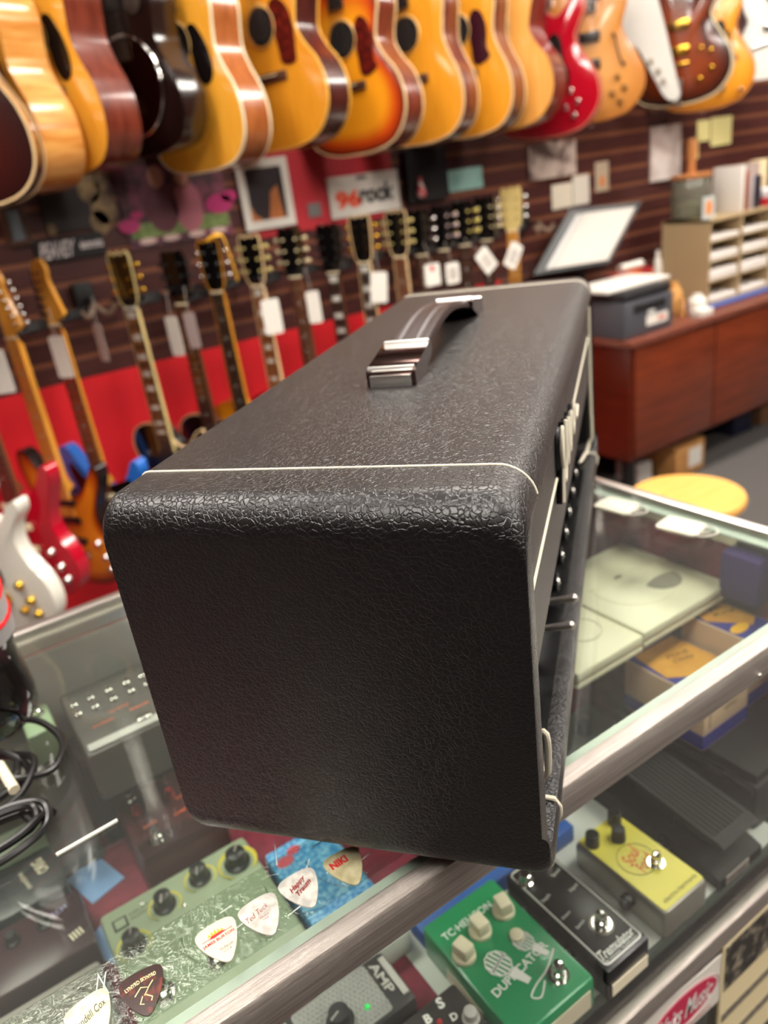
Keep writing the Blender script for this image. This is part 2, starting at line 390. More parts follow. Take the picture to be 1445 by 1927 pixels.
for sx, d in ((.214, 1), (.508, -1)):
    def X(a): return sx + d * a
    pr = [(X(0), AH), (X(0), AH + .010), (X(.004), AH + .0135), (X(.050), AH + .021), (X(.056), AH + .019), (X(.056), AH + .012), (X(.03), AH)]
    c = MB().prism(pr if d > 0 else pr[::-1], hy0 - .003, hy1 + .003, 'y').build('end_cap', capm, hd, label='smoked chrome handle end cap')
    MB().tube([(X(.003), hy0 - .002, AH + .0125), (X(.003), hy1 + .002, AH + .0125)], .0024).tube([(X(.052), hy0 - .002, AH + .0205), (X(.052), hy1 + .002, AH + .0205)], .0026).box(min(X(-.003), X(.0)), max(X(-.003), X(.0)), hy0, hy1, AH, AH + .009, bev=.0008).build('end_cap_trim', mat('satin chrome', '#f0eee8', .28, 1), hd)
for x in (.06, AL - .06):
    for y in (.075, AW - .03):
        MB().cyl((x, y, -.0155), (x, y, .002), .013, .015).build('rubber_foot', blackm, amp)

# ================================================================== PEDALS ON THE SHELF
def pedal(name, label, cat, x0, x1, y0, y1, zt, body, z0=None, rz=0, bev=.004, group=None):
    """a stomp box standing on the shelf; parts are laid out in its own frame, origin at the middle of its base"""
    z0 = SZ + .0008 if z0 is None else z0
    t = thing(name, label, cat, ((x0 + x1) / 2, (y0 + y1) / 2, z0), rz, group)
    w_, l_, h_ = (x1 - x0) / 2, (y1 - y0) / 2, zt - z0
    MB().box(-w_, w_, -l_, l_, 0, h_, bev=bev).build('enclosure', body, t)
    return t, w_, l_, h_
def knob(t, x, y, z, r=.007, h=.013, m_=None, ptr=None, ang=0, skirt=1.25):
    k = MB().lathe([(r * skirt, 0), (r * skirt, h * .2), (r, h * .3), (r * .92, h * .95), (r * .8, h)], TR(x, y, z), 20).build('knob', m_ or blackp, t)
    if ptr: MB(TR(x, y, z, ang)).box(-.0008, .0008, 0, r * .95, h * .9, h + .0006).build('pointer', ptr, k)
    return k
def fswitch(t, x, y, z, s=1):
    MB().lathe([(.009 * s, 0), (.009 * s, .002 * s), (.0065 * s, .002 * s), (.0062 * s, .007 * s), (.0045 * s, .008 * s), (.005 * s, .013 * s), (.0035 * s, .0155 * s), (.0005, .016 * s)], TR(x, y, z), 20).build('footswitch', chrome, t)
def jack(t, x, y, z, d=1):
    MB().cyl((x, y, z), (x + d * .006, y, z), .007, seg=8).cyl((x + d * .006, y, z), (x + d * .010, y, z), .0045).build('jack', blackp, t)

paper_sheet = MB().box(.218, .60, .3085, .50, SZ + .0005, SZ + .0010).build('paper_sheet', mat('pale grey paper', '#d9dcd6', .6)); tag(paper_sheet, 'pale grey paper sheet lying under the row of pedals on the shelf', 'paper')
PZ = SZ + .0012
green = mat('emerald green enamel', '#118a56', .3, coat=.3)
t, a, l, h = pedal('effects_pedal', 'emerald green effects pedal with three cream knobs and a white microphone drawing', 'guitar pedal', .232, .318, .303, .433, .872, green, z0=PZ)
text('lettering', 'TC·HELICON', whiteink, t, TR(-.006, l - .022, h), width=.056, height=.0075, bold=.01)
for x, y, an in ((-.030, l - .047, .2), (-.004, l - .038, 0), (.026, l - .036, -.2)):
    MB(TR(x, y, h, an)).lathe([(.0105, 0), (.0105, .003), (.0095, .004)], seg=20).box(-.0065, .0065, -.008, .008, .003, .016, bev=.002).build('knob', cream, t)
MB().lathe([(.0062, 0), (.0062, .003), (.0055, .0035)], TR(.018, l - .062, h)).build('button', cream, t)
text('lettering', 'DUPLICATOR', whiteink, t, TR(.000, -.021, h, .10), width=.066, height=.008, bold=.02)
def micdraw(cx, cy, an, s):
    b = MB(TR(cx, cy, h + .0003, an))
    for i in range(5):
        x = -.008 + .004 * i; hh = .011 * math.sqrt(max(.1, 1 - (x / .011) ** 2)); b.box(x * s - .0010 * s, x * s + .0010 * s, -hh * s, hh * s, 0, .0002)
    b.box(-.0105 * s, .0105 * s, -.0012 * s, .0012 * s, 0, .0002).tube([(.011 * s * math.cos(q / 10 * 2 * PI), .0125 * s * math.sin(q / 10 * 2 * PI), 0) for q in range(10)], .0007, 4, True)
    b.prism([(-.005 * s, -.013 * s), (.005 * s, -.013 * s), (.003 * s, -.030 * s), (-.003 * s, -.030 * s)], 0, .0002)
    return b.build('printed_microphone', whiteink, t)
micdraw(-.012, -.006, .35, 1.0); micdraw(.019, -.004, .35, .8)
MB().tube(spline([(.008, -.042, h + .0002), (-.004, -.050, h + .0002), (-.010, -.045, h + .0002), (.000, -.040, h + .0002), (.016, -.036, h + .0002), (.034, -.026, h + .0002)], 6, False), .0008).build('printed_cord', whiteink, t)
fswitch(t, .020, -l + .019, h, 1.05)
MB().box(-a + .006, a - .006, -l - .0004, -l, .004, h - .012).build('label_strip', cream, t)
MB().box(-a - .0004, -a, -l + .045, l - .035, .006, h - .018).build('label_strip', cream, t)

# black tremolo pedal
t, a, l, h = pedal('effects_pedal', 'black tremolo pedal with grey sides and white outline on its face, beside the green pedal', 'guitar pedal', .328, .379, .298, .424, .872, mat('grey crackle enamel', '#55534f', .5), z0=PZ, bev=.002)
MB().box(-a, a, -l - .001, l, h - .018, h + .0015, bev=.0015).build('lid', blackp, t)
MB().tube([(x, y, h + .0018) for x, y in rrect(-a + .003, a - .003, -l + .004, l - .003, .004)], .0008, 6, True).build('outline', whiteink, t)
text('lettering', 'Tremulator', whiteink, t, TR(.000, -l + .013, h + .0015), width=.042, height=.009, shear=.35, bold=.02)
text('lettering', 'By Demeter Amplification', whiteink, t, TR(.000, -l + .0065, h + .0015), width=.040, height=.0028)
for s_, x, y in (('Depth', -.014, .020), ('Speed', .013, .034), ('Input', .014, .012), ('Output', -.013, -.004), ('Switch', -.010, -.018)):
    text('lettering', s_, whiteink, t, TR(x, y, h + .0015, .15), width=.011)
fswitch(t, .004, -l + .033, h + .0015, 1)
MB().lathe([(.011, 0), (.011, .0008)], TR(.004, -l + .033, h + .0015)).build('washer', mat('dull washer metal', '#8f8a82', .5, 1), t)
knob(t, -.016, .045, h + .0015, .006, .012, chrome); knob(t, .014, .052, h + .0015, .008, .010, alup)
MB().box(-a + .004, a - .002, -l - .0016, -l - .001, .006, h - .018).build('serial_label', cream, t)
for y in (-.02, .01, .035): jack(t, -a, y, .02, -1)

# yellow overdrive pedal
t, a, l, h = pedal('effects_pedal', 'small silver pedal with lemon yellow face and orange script, three black knobs', 'guitar pedal', .409, .471, .303, .413, .870, mat('cast aluminium', '#a8a49a', .4, .7), z0=PZ, bev=.006)
yel = mat('lemon yellow sticker', '#e6da58', .4)
MB().prism(rrect(-a + .003, a - .003, -l + .003, l - .003, .003), h, h + .0004).build('face_plate', yel, t)
MB().tube([(x, y, h + .0006) for x, y in disc(.0185, 32, -.002, .001)], .0003, 4, True).build('printed_ring', ink, t)
org = mat('orange red ink', '#e2542c', .5)
text('lettering', 'Soul', org, t, TR(-.003, .007, h + .0004, .35), width=.024, height=.013, shear=.4, bold=.012)
text('lettering', 'Food', org, t, TR(.001, -.006, h + .0004, .35), width=.024, height=.012, shear=.4, bold=.012)
text('lettering', 'electro-harmonix', ink, t, TR(.002, -l + .010, h + .0004), width=.046, height=.005)
for x, y in ((-.020, .040), (.018, .045), (.004, .028)): knob(t, x, y, h, .0072, .015, blackp, skirt=1.0)
fswitch(t, .008, -.014, h, .9); MB().sph((.019, -.008, h + .001), .002).build('indicator_lamp', red_ink, t)
jack(t, -a, -.015, .02, -1); jack(t, a, .005, .02, 1)

# wah pedals
def wah(label, x0, x1, y0, y1, zt, rz=0):
    t = thing('wah_pedal', label, 'wah pedal', ((x0 + x1) / 2, (y0 + y1) / 2, PZ), rz)
    w_, l_ = (x1 - x0) / 2, (y1 - y0) / 2
    bm = mat('worn black cast metal', '#151413', .6)
    MB().prism([(-l_, 0), (l_, 0), (l_, .028), (-l_ + .03, .022), (-l_, .012)], -w_, w_, 'x').build('base', bm, t)
    c = MB(); c.prism([(-l_ + .006, zt - PZ - .026), (l_ - .010, zt - PZ - .006), (l_ - .010, zt - PZ - .001), (-l_ + .008, zt - PZ - .016), (-l_ + .002, zt - PZ - .020)], -w_ + .006, w_ - .006, 'x').build('treadle', bm, t)
    b = MB()
    sl = math.atan2(.015, 2 * l_ - .02)
    for i in range(9): 
        x = -w_ + .012 + i * (2 * w_ - .024) / 8; b.box(x - .0012, x + .0012, -l_ + .014, l_ - .018, -.001, .0006, M=TR(0, 0, zt - PZ - .0075, 0, sl))
    b.build('rubber_tread', blackm, t)
    MB().box(-w_ + .014, w_ - .014, -.02, .03, .02, zt - PZ - .012).build('pivot', bm, t)
    MB().box(-w_ + .010, w_ - .022, -l_ - .0008, -l_ + .0, .001, .011).build('badge', alup, t)
    return t, w_, l_
t, a, l = wah('worn black wah pedal on the shelf beside the yellow pedal', .492, .560, .305, .47, .902)
jack(t, -a, -.02, .013, -1)
text('lettering', 'CRY BABY', ink, t, TR(-.006, -l - .0008, .006, 0, PI / 2), width=.03)

# mini practice amp, black pedal and pale pedal at the front edge
t, a, l, h = pedal('mini_amplifier', 'small grey pocket amplifier with diamond grille, black knob and green lamp', 'pocket amplifier', .062, .192, .383, .440, .872, mat('charcoal plastic', '#3a3a3b', .4), z0=SZ + .0008, bev=.006)
gm = mat('grey diamond grille', '#9a9a98', .4)
b = MB().prism(rrect(-a + .035, a - .022, -l + .004, l - .004, .003), h, h + .0006)
for i in range(17):
    for j in range(11):
        b.lathe([(.0022, 0), (.0003, .0012)], TR(-a + .039 + i * .0041 + (j % 2) * .002, -l + .008 + j * .0042, h + .0006), 4)
b.build('grille', gm, t, smooth=False)
knob(t, .002, -.006, h, .0095, .014, mat('dark grey rubber', '#2c2d2f', .6), ptr=gm, ang=1.9)
MB().sph((.026, -.010, h + .001), .0026).build('indicator_lamp', mat('green lamp', '#30d060', .4, emit=.6), t)
lg_ = mat('silver plastic', '#b9b7b2', .35)
MB().box(-a + .004, -a + .030, -l + .006, l - .006, h - .001, h + .0012, bev=.0006).build('badge_plate', lg_, t)
text('lettering', 'E', ink, t, TR(-a + .018, 0, h + .0012, PI / 2 * 0), width=.014, height=.02)
MB().box(a - .009, a - .003, -l + .008, l - .008, h - .001, h + .0014, bev=.0006).build('badge_plate', lg_, t)
text('lettering', 'AMP', lg_, t, TR(a - .015, .004, h + .0006, -PI / 2), width=.032, height=.008, bold=.03)
t, a, l, h = pedal('effects_pedal', 'black pedal with white letters and a red lamp, in front of the pocket amplifier', 'guitar pedal', .160, .226, .302, .378, .866, mat('dark grey enamel', '#2c2b2b', .45), z0=SZ + .0008)
for s_, x, y in (('B', -.004, .026), ('S', .012, .030), ('D', .014, .014), ('W', .000, .006)): text('lettering', s_, whiteink, t, TR(x, y, h, -.15), width=.006, bold=.04)
MB().sph((.002, .018, h), .0024).build('indicator_lamp', red_ink, t); knob(t, .024, .004, h, .006, .01, lg_)
t, a, l, h = pedal('effects_pedal', 'pale grey pedal with a dark squiggle mark, behind the pocket amplifier', 'guitar pedal', .125, .226, .444, .475, .862, mat('pale silver enamel', '#c6c8c0', .35), z0=SZ + .0008)
MB().tube(spline([(.014, -.004, h), (.022, .006, h), (.030, .004, h), (.026, -.004, h), (.018, -.008, h), (.034, -.008, h), (.040, 0, h), (.038, .006, h)], 5, False), .0009, 6, flat=.4).build('printed_squiggle', mat('taupe ink', '#7c7264', .5), t)

# big sage green delay pedal
sage = mat('sage green enamel', '#9aa78c', .35)
t, a, l, h = pedal('delay_pedal', 'large sage green delay pedal with yellow ringed black knobs', 'guitar pedal', -.010, .146, .487, .640, .880, sage, z0=SZ + .0008, bev=.005)
yl = mat('yellow ring print', '#d9c83c', .45)
for x, y, r_, an in ((-.058, .020, .0125, -.35), (-.020, .044, .0125, 2.75), (.020, .052, .0125, 2.75), (.058, .044, .0150, -.6)):
    MB().tube([(x + r_ * 1.25 * math.cos(q), y + r_ * 1.25 * math.sin(q), h + .0003) for q in [math.radians(d_) for d_ in range(-50, 231, 14)]], .0013 if x < .05 else .0024, 6, flat=.3).build('dial_ring', yl, t)
    knob(t, x, y, h, r_ * .72, .016, blackp, ptr=alup, ang=an)
MB().box(-.069, -.055, .046, .060, h, h + .0006).build('logo_square', ink, t)
MB().box(-.067, -.057, .048, .058, h + .0004, h + .0009).build('logo_square_inset', sage, t)
text('lettering', 'DELAY', ink, t, TR(-.042, .058, h, .1), width=.020, height=.004); text('lettering', 'MODELER', ink, t, TR(-.041, .052, h, .1), width=.022, height=.004)
for x, y in ((-.038, .062), (-.030, .020), (-.004, .032)): MB().sph((x, y, h), .0026, (1, 1, .6)).build('screw', chrome, t)
for x in (-.05, 0, .05): fswitch(t, x, -.045, h, 1.1)
for x in (-.04, .05): MB().cyl((x, l, .03), (x, l + .008, .03), .006).build('jack', chrome, t)

# blue speckled packet
bp = MB(TR(0, 0, 0)).box(.156, .228, .480, .615, SZ + .0010, SZ + .030, bev=.003).build('pick_packet', mat('bright blue speckled card', '#2f86c8', .5, col2='#8cc4e8', nscale=260, contrast=(.45, .6))); tag(bp, 'bright blue speckled card box inside the case behind the guitar picks', 'packet')
for px, py, r_ in ((.170, .592, .010), (.184, .600, .008), (.205, .50, .008)): MB().prism(disc(r_, 14, px, py, r_ * .7), SZ + .0300, SZ + .0304).build('printed_spot', mat('rose red print', '#c84a5c', .5), bp)

# maroon multi effect pedal
t, a, l, h = pedal('effects_pedal', 'dark maroon multi knob pedal with orange lettering and silver footswitches', 'guitar pedal', .044, .136, .650, .770, .898, mat('dark maroon enamel', '#4e1a1e', .35), z0=SZ + .0008)
MB().prism([(-l, h), (-l + .030, h), (-l + .026, h + .006), (-l + .004, h + .006)], -a + .002, a - .002, 'x').build('front_bevel', mat('dark umber enamel', '#3a1c1e', .35), t)
orn = mat('orange print', '#e0602a', .5)
for s_, x, y, wd in (('overdrive', .020, -.010, .034), ('delay', .026, -.028, .026), ('level', -.022, -.006, .014), ('tone', .020, .012, .014)): text('lettering', s_, orn, t, TR(x, y, h, .1), width=wd, height=.006, bold=.02)
for x in (-.028, .010, .034):
    for y in (.020, .045): knob(t, x, y, h, .0045, .010, red_ink if y < .03 else chrome)
for x in (-.024, .03): fswitch(t, x, -.040, h + .005, 1)

# stacked rack units at the back on a dark box
t = MB().box(.026, .134, .778, .828, SZ + .0008, .960, bev=.003).build('storage_box', mat('dark charcoal card', '#35312f', .6)); tag(t, 'dark charcoal box under the silver buttoned effects unit', 'box')
t, a, l, h = pedal('effects_unit', 'black floor effects unit with silver buttons and orange lettering, on the charcoal box', 'effects unit', .032, .128, .692, .826, 1.020, mat('dark grey metal', '#4a4642', .4), z0=.9605)
UNIT = t
for x in (-.038, -.020, .0, .020, .038):
    for y in (.030, .010): fswitch(t, x, y, h, .6)
for s_, x, y in (('tap tempo', .0, -.008), ('preset', -.02, -.022), ('bank', .02, -.02)): text('lettering', s_, orn, t, TR(x, y, h, 0), width=.022, height=.004, bold=.02)
MB().box(-a + .004, a - .004, -l + .004, -l + .016, h, h + .003, bev=.001).build('treadle_lip', lg_, t)
t, a, l, h = pedal('effects_pedal', 'small light green pedal with one silver button, at the left behind the bottle', 'guitar pedal', -.012, .018, .770, .826, 1.020, mat('light green enamel', '#9fb592', .35), z0=.98)
fswitch(t, .002, .008, h, .9)
t2 = MB().box(-.03, .0185, .765, .828, SZ + .0008, .9795, bev=.002).build('storage_box', mat('grey card', '#777269', .6)); tag(t2, 'narrow grey box under the small light green pedal', 'box')
for x in (.012, .020, .034, .042): knob(UNIT, x, -.052, .0598, .0042, .007, chrome)
bc = MB().box(.235, .434, .4365, .462, SZ + .0012, .856, bev=.002).build('card_box', mat('royal blue card', '#2458a8', .5)); tag(bc, 'long royal blue card box behind the green and black pedals', 'box')
# slate unit behind the yellow pedal
t, a, l, h = pedal('effects_pedal', 'slate grey pedal with black knobs and two silver screws, behind the yellow pedal', 'guitar pedal', .445, .590, .474, .560, .862, mat('slate grey enamel', '#8f9794', .4), z0=SZ + .0012, bev=.005)
for x, y in ((-.012, .008), (.026, .008), (-.036, -.004)): knob(t, x, y, h, .0075, .016, blackp, skirt=1.0)
for x in (-.038, .04): MB().sph((x, -l + .010, h), .004, (1, 1, .7)).build('screw', gold, t)
text('lettering', 'T ROOM', ink, t, TR(.002, -l + .010, h), width=.036, height=.006, bold=.03)
# black flat case carrying the two card boxes
t = thing('volume_pedal', 'large flat black pedal with pale edge strip, under the blue and orange boxes', 'volume pedal', (.642, .42, SZ + .0008))
MB().box(-.062, .062, -.095, .09, 0, .058, bev=.004).build('base', mat('black crackle metal', '#232221', .5), t)
MB().box(-.058, .058, -.091, .086, .058, .069, bev=.002).build('treadle', blackm, t)
MB().box(-.0628, -.062, -.09, .085, .048, .054).build('edge_strip', alup, t)
def tube_box(label, x0, x1, y0, y1, z0, z1, lt):
    t = thing('valve_box', label, 'box', ((x0 + x1) / 2, (y0 + y1) / 2, z0), 0, None)
    w_, l_, h_ = (x1 - x0) / 2, (y1 - y0) / 2, z1 - z0
    MB().box(-w_, w_, -l_, l_, 0, h_, bev=.0008).build('carton', mat('tan printed card', '#d2b396', .6), t)
    nb = mat('navy blue print', '#2a2a86', .5); og = mat('golden orange print', '#c98a2c', .5, col2='#e0a440', nscale=30)
    MB().box(-w_ - .0004, w_ + .0004, -l_ - .0004, l_ + .0004, .002, .020).build('blue_band', nb, t)
    MB().box(-w_ + .002, w_ - .002, -l_ + .002, l_ - .002, h_, h_ + .0004).build('blue_top_print', nb, t)
    MB().prism([(-w_ + .012, l_ - .004), (w_ - .003, l_ - .006), (w_ - .003, -l_ + .02), (w_ - .02, -l_ + .012), (-.004, -l_ + .028), (-w_ + .004, -l_ + .05)], h_ + .0004, h_ + .0007).build('orange_top_print', og, t)
    MB().prism(disc(.014, 20, -w_ * .35, -l_ * .55, .007), h_ + .0004, h_ + .0008).build('yellow_oval', mat('bright yellow print', '#f0b428', .5), t)
    text('lettering', lt, ink, t, TR(.008, .012, h_ + .0008, -.25), width=.030, height=.018, shear=.3)
    text('lettering', 'BIT', mat('brown ink', '#5c3a30', .5), t, TR(-w_ - .0004, -l_ + .018, h_ * .62) @ Euler((PI / 2, 0, -PI / 2)).to_matrix().to_4x4(), width=.018, height=.012)
    MB().box(-w_ + .010, -w_ + .0102, -l_ - .0006, -l_, .026, .050).build('printed_line', ink, t)
    text('lettering', 'valves', MC['brown ink'], t, TR(.006, -l_ - .0005, h_ * .6, 0, PI / 2), width=.022)
    return t
tube_box('tan and navy box with orange top and handwriting, the nearer one behind the front rail', .575, .652, .385, .488, .9035, .970, 'MXR\nOnly')
tube_box('tan and navy box with orange top, the one further right and closer to the corner', .657, .7095, .395, .475, .9035, 1.0, 'MC\nKing')
# clear riser with two cream cases
acr = glass('clear acrylic', '#f0f4ee', haze=.10)
t = thing('display_riser', 'clear acrylic riser under the cream cases', 'display riser', (.58, .56, SZ + .0008))
MB().box(-.118, .122, -.045, .05, .1715, .175).build('top', acr, t)
MB().box(-.118, -.115, -.045, .05, 0, .1715).build('leg', acr, t); MB().box(.119, .122, -.045, .05, 0, .1715).build('leg', acr, t)
crm = mat('cream printed card', '#cdc8ae', .4); crmd = mat('tan worn edge', '#b49a78', .6)
def cream_case(label, x0, x1, y0, y1, z0, z1, full):
    t = thing('cream_case', label, 'square case', ((x0 + x1) / 2, (y0 + y1) / 2, z0)); w_, l_, h_ = (x1 - x0) / 2, (y1 - y0) / 2, z1 - z0
    MB().box(-w_, w_, -l_, l_, h_ * .42, h_, bev=.003).build('lid', crm, t); MB().box(-w_ + .001, w_ - .001, -l_ + .001, l_ - .001, h_ * .36, h_ * .42).build('seam', crmd, t)
    MB().box(-w_, w_, -l_, l_, 0, h_ * .38, bev=.003).build('tray', crm, t)
    gi = mat('grey print', '#7c7668', .5); g2 = mat('faint olive print', '#bcb694', .5)
    if full:
        MB().tube([(x, y, h_ + .0002) for x, y in disc(.050, 40)], .0003, 4, True).build('printed_ring', g2, t)
        MB().prism([(.030 + .024 * math.cos(q), -.018 + .024 * math.sin(q) * (1 if math.sin(q) < 0 else .25)) for q in [i / 24 * 2 * PI for i in range(24)]], h_, h_ + .0004).build('printed_shape', gi, t)
        MB().prism(disc(.007, 12, .000, .020, .003), h_, h_ + .0004).build('printed_spot', gi, t)
        MB().prism(disc(.005, 12, -.045, .020, .003), h_, h_ + .0004).build('printed_spot', g2, t)
    else:
        MB().tube([(x, y, h_ + .0002) for x, y in disc(.022, 30, .012, .004)], .0004, 4, True).build('printed_ring', gi, t)
cream_case('large cream square case with a printed oval, on the clear riser under the glass', .560, .708, .449, .606, 1.0100 - .0, 1.030, True)
cream_case('smaller cream square case beside the large one, nearer the amplifier', .458, .557, .447, .545, 1.0100, 1.030, False)
# small things on top of the glass near the end rail
def tagcard(label, x, y, rz):
    t = thing('price_tag', label, 'price tag', (x, y, GZ + .0005), rz, 'price tags lying on the glass')
    MB().prism(rrect(-.017, .017, -.024, .024, .006), 0, .0022).build('card', mat('dull ivory tag', '#c4c0ae', .5), t)
    MB().box(-.010, .010, -.010, .016, .0022, .0025).build('barcode_print', mat('pinkish print', '#d8c0b4', .6), t)
    MB().tube(spline([(.012, -.020, .002), (.006, -.036, .006), (-.010, -.046, .008), (-.022, -.034, .006), (-.012, -.026, .004), (.0, -.034, .003)], 6, False), .0006).build('string', white, t)
tagcard('white price tag with cord on the glass, further one beside the amplifier', .672, .580, .1)
tagcard('white price tag with cord on the glass, nearer one by the end rail', .673, .490, .15)
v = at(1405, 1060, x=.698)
pp = MB().box(.690, .7155, v.y - .02, v.y + .03, v.z - .05, v.z + .01, bev=.008).build('purple_block', mat('matte purple', '#3c2868', .8)); tag(pp, 'matte purple block on the inside end of the showcase', 'pouch')  # purple rounded block set against the end panel
gb = MB().lathe([(.008, 0), (.009, .002), (.009, .05), (.007, .056), (.003, .058)], TR(.655, .63, SZ + .0008)).lathe([(.016, .056), (.016, .17), (.010, .178)], TR(.655, .63, SZ + .0008)).build('bottle_small', mat('pale olive plastic', '#b6bc8c', .4)); tag(gb, 'pale olive plastic tube standing inside the case behind the cream cases', 'tube')
# blue paper cards left
for i, (x0, x1, y0, y1, lb) in enumerate(((-.022, .016, .640, .664, ''), )): pass
for cx_, cy_, rz_, lb in ((.000, .655, .3, 'pale blue card behind the coiled cable, left of the maroon pedal'), (-.004, .560, .6, 'pale blue card beside the big sage green pedal')):
    z_ = .905 if cy_ > .6 else .88
    k = MB(TR(0, 0, 0)).box(-.020, .020, -.028, .028, 0, .001).build('paper_card', mat('pale blue paper', '#88aee0', .6)); k.location = (cx_, cy_ + .085, SZ + .0008); k.rotation_euler = (0, 0, rz_); tag(k, lb, 'card')
# left pedals
t, a, l, h = pedal('effects_pedal', 'black pedal with cream lettering partly under the coiled cable', 'guitar pedal', -.125, -.026, .715, .790, .868, mat('blue black enamel', '#24282a', .35), z0=SZ + .0008)
text('lettering', 'ORIG', cream, t, TR(.030, .010, h, PI / 2 + .2), width=.024, height=.012, bold=.03); text('lettering', 'overdrive', cream, t, TR(.012, .0, h, PI / 2 + .2), width=.030, height=.006)
t, a, l, h = pedal('effects_pedal', 'dark maroon pedal with lilac lettering beside the sage green pedal', 'guitar pedal', -.115, -.018, .625, .705, .868, mat('deep maroon enamel', '#34161f', .3), z0=SZ + .0008)
text('lettering', 'SWITCH', mat('lilac ink', '#a8a0d0', .5), t, TR(.018, .02, h, .25), width=.030, height=.006); text('lettering', 'IIII', cream, t, TR(.034, -.018, h, .25), width=.012, height=.010, bold=.02)
for x in (-.02, .01): knob(t, x, .015, h, .006, .012)
t, a, l, h = pedal('effects_unit', 'flat light grey unit with rounded corners left of the sage green pedal', 'effects unit', -.120, -.022, .500, .615, .858, mat('light grey plastic', '#8f8a84', .4), z0=SZ + .0008, bev=.004)
MB().prism(disc(.004, 12, .028, .035), h, h + .0004).build('printed_mark', mat('dim grey', '#5c5852', .5), t)
t, a, l, h = pedal('effects_pedal', 'beige pedal at the left edge, above the flat light grey unit', 'guitar pedal', -.150, -.095, .560 + .06, .695, .872, mat('beige enamel', '#a8968a', .4), z0=SZ + .0008); t.location.x = -.1435
t, a, l, h = pedal('effects_pedal', 'pale green pedal under the coiled black cable', 'guitar pedal', -.085, .0, .832 - .04, .830, .880, mat('pale green enamel', '#a3ad98', .4), z0=SZ + .0008)

# ---- picks in their clear strip
def film(name):
    M = bpy.data.materials.new(name); M.use_nodes = True; nt = M.node_tree; nt.nodes.clear(); L = nt.links.new
    o = nt.nodes.new('ShaderNodeOutputMaterial'); f = nt.nodes.new('ShaderNodeFresnel'); ge = nt.nodes.new('ShaderNodeNewGeometry'); mr = nt.nodes.new('ShaderNodeMapRange')
    mr.inputs['To Min'].default_value = 1.5; mr.inputs['To Max'].default_value = 1 / 1.5
    L(ge.outputs['Backfacing'], mr.inputs['Value']); L(mr.outputs[0], f.inputs[0])
    t = nt.nodes.new('ShaderNodeBsdfTransparent'); t.inputs[0].default_value = lin('#f2f6f2'); g = nt.nodes.new('ShaderNodeBsdfGlossy'); g.inputs['Roughness'].default_value = .08
    n = nt.nodes.new('ShaderNodeTexNoise'); n.inputs['Scale'].default_value = 90; n.inputs['Detail'].default_value = 3; n.inputs['Distortion'].default_value = 2
    tc = nt.nodes.new('ShaderNodeTexCoord'); L(tc.outputs['Object'], n.inputs['Vector'])
    b = nt.nodes.new('ShaderNodeBump'); b.inputs['Strength'].default_value = .6; b.inputs['Distance'].default_value = .003; L(n.outputs[0], b.inputs['Height'])
    L(b.outputs[0], g.inputs['Normal']); L(b.outputs[0], f.inputs['Normal'])
    mx = nt.nodes.new('ShaderNodeMixShader'); L(f.outputs[0], mx.inputs[0]); L(t.outputs[0], mx.inputs[1]); L(g.outputs[0], mx.inputs[2]); L(mx.outputs[0], o.inputs[0]); return M
filmm = film('crinkled clear film')
t = thing('blister_strip', 'clear crinkled plastic strip of guitar pick pockets on the glass', 'plastic strip', (.06, .345, GZ + .0004))
MB().box(-.22, .15, -.021, .032, 0, .0012, bev=.0004).build('backing', filmm, t)
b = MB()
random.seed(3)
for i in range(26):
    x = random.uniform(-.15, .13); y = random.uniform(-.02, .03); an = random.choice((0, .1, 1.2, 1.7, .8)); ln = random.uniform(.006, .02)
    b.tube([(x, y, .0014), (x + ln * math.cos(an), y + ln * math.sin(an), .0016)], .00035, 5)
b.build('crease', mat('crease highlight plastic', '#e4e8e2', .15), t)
for x in (-.105, -.085, -.058, -.012, .016, .044, .074):
    b = MB(); pts = spline([(x - .017, .016, .0015), (x - .018, .000, .0035), (x - .010, -.016, .0030), (x, -.021, .0015)], 5, False); b.tube(pts, .0005, 5); b.build('pocket_seam', filmm, t)
po = spline([(-.0125, .008, 0), (-.0095, .0130, 0), (0, .0142, 0), (.0095, .0130, 0), (.0125, .008, 0), (.0095, -.003, 0), (.004, -.0125, 0), (0, -.0155, 0), (-.004, -.0125, 0), (-.0095, -.003, 0)], 4)
po = [(p.x, p.y) for p in po]
def pick(label, x, y, rz, m_):
    t = thing('guitar_pick', label, 'guitar pick', (x, y, GZ + .0030), rz, None, rot=(0, .0, rz))
    MB().prism(po, 0, .0009).build('pick_body', m_, t); return t
pearl = mat('white pearl celluloid', '#bab6ae', .25, col2='#dedad0', nscale=120, contrast=(.4, .6), coat=.5)
Z_ = .00095
t = pick('cream pearl guitar pick with black signature, nearest of the strip', -.026, .345, .12, mat('cream pearl celluloid', '#c9c498', .2, col2='#e4e0c0', nscale=120, contrast=(.4, .6), coat=.5))
text('lettering', 'Wendell Cox', ink, t, TR(-.001, .002, Z_, .22), width=.021, height=.005, shear=.5)
t = pick('dark tortoiseshell guitar pick with cream lettering', .002, .341, -.12, mat('tortoiseshell', '#2c100c', .2, col2='#6a2414', nscale=150, contrast=(.5, .7), coat=.5))
ci = mat('cream ink', '#e0d49c', .5)
text('lettering', 'LYNYRD', ci, t, TR(-.0052, .0062, Z_, .22), width=.0085, height=.0026, bold=.02); text('lettering', 'SKYNYRD', ci, t, TR(.0040, .0075, Z_, .02), width=.0088, height=.0026, bold=.02)
b = MB()
for p in ([(-.005, -.001), (-.001, .003), (.003, .001), (.0, -.003)], [(-.001, -.003), (-.003, -.007), (-.001, -.008)], [(.001, -.003), (.004, -.006), (.003, -.008)], [(.003, .001), (.006, .004)]): b.tube([(x, y, Z_) for x, y in p], .0004, 4)
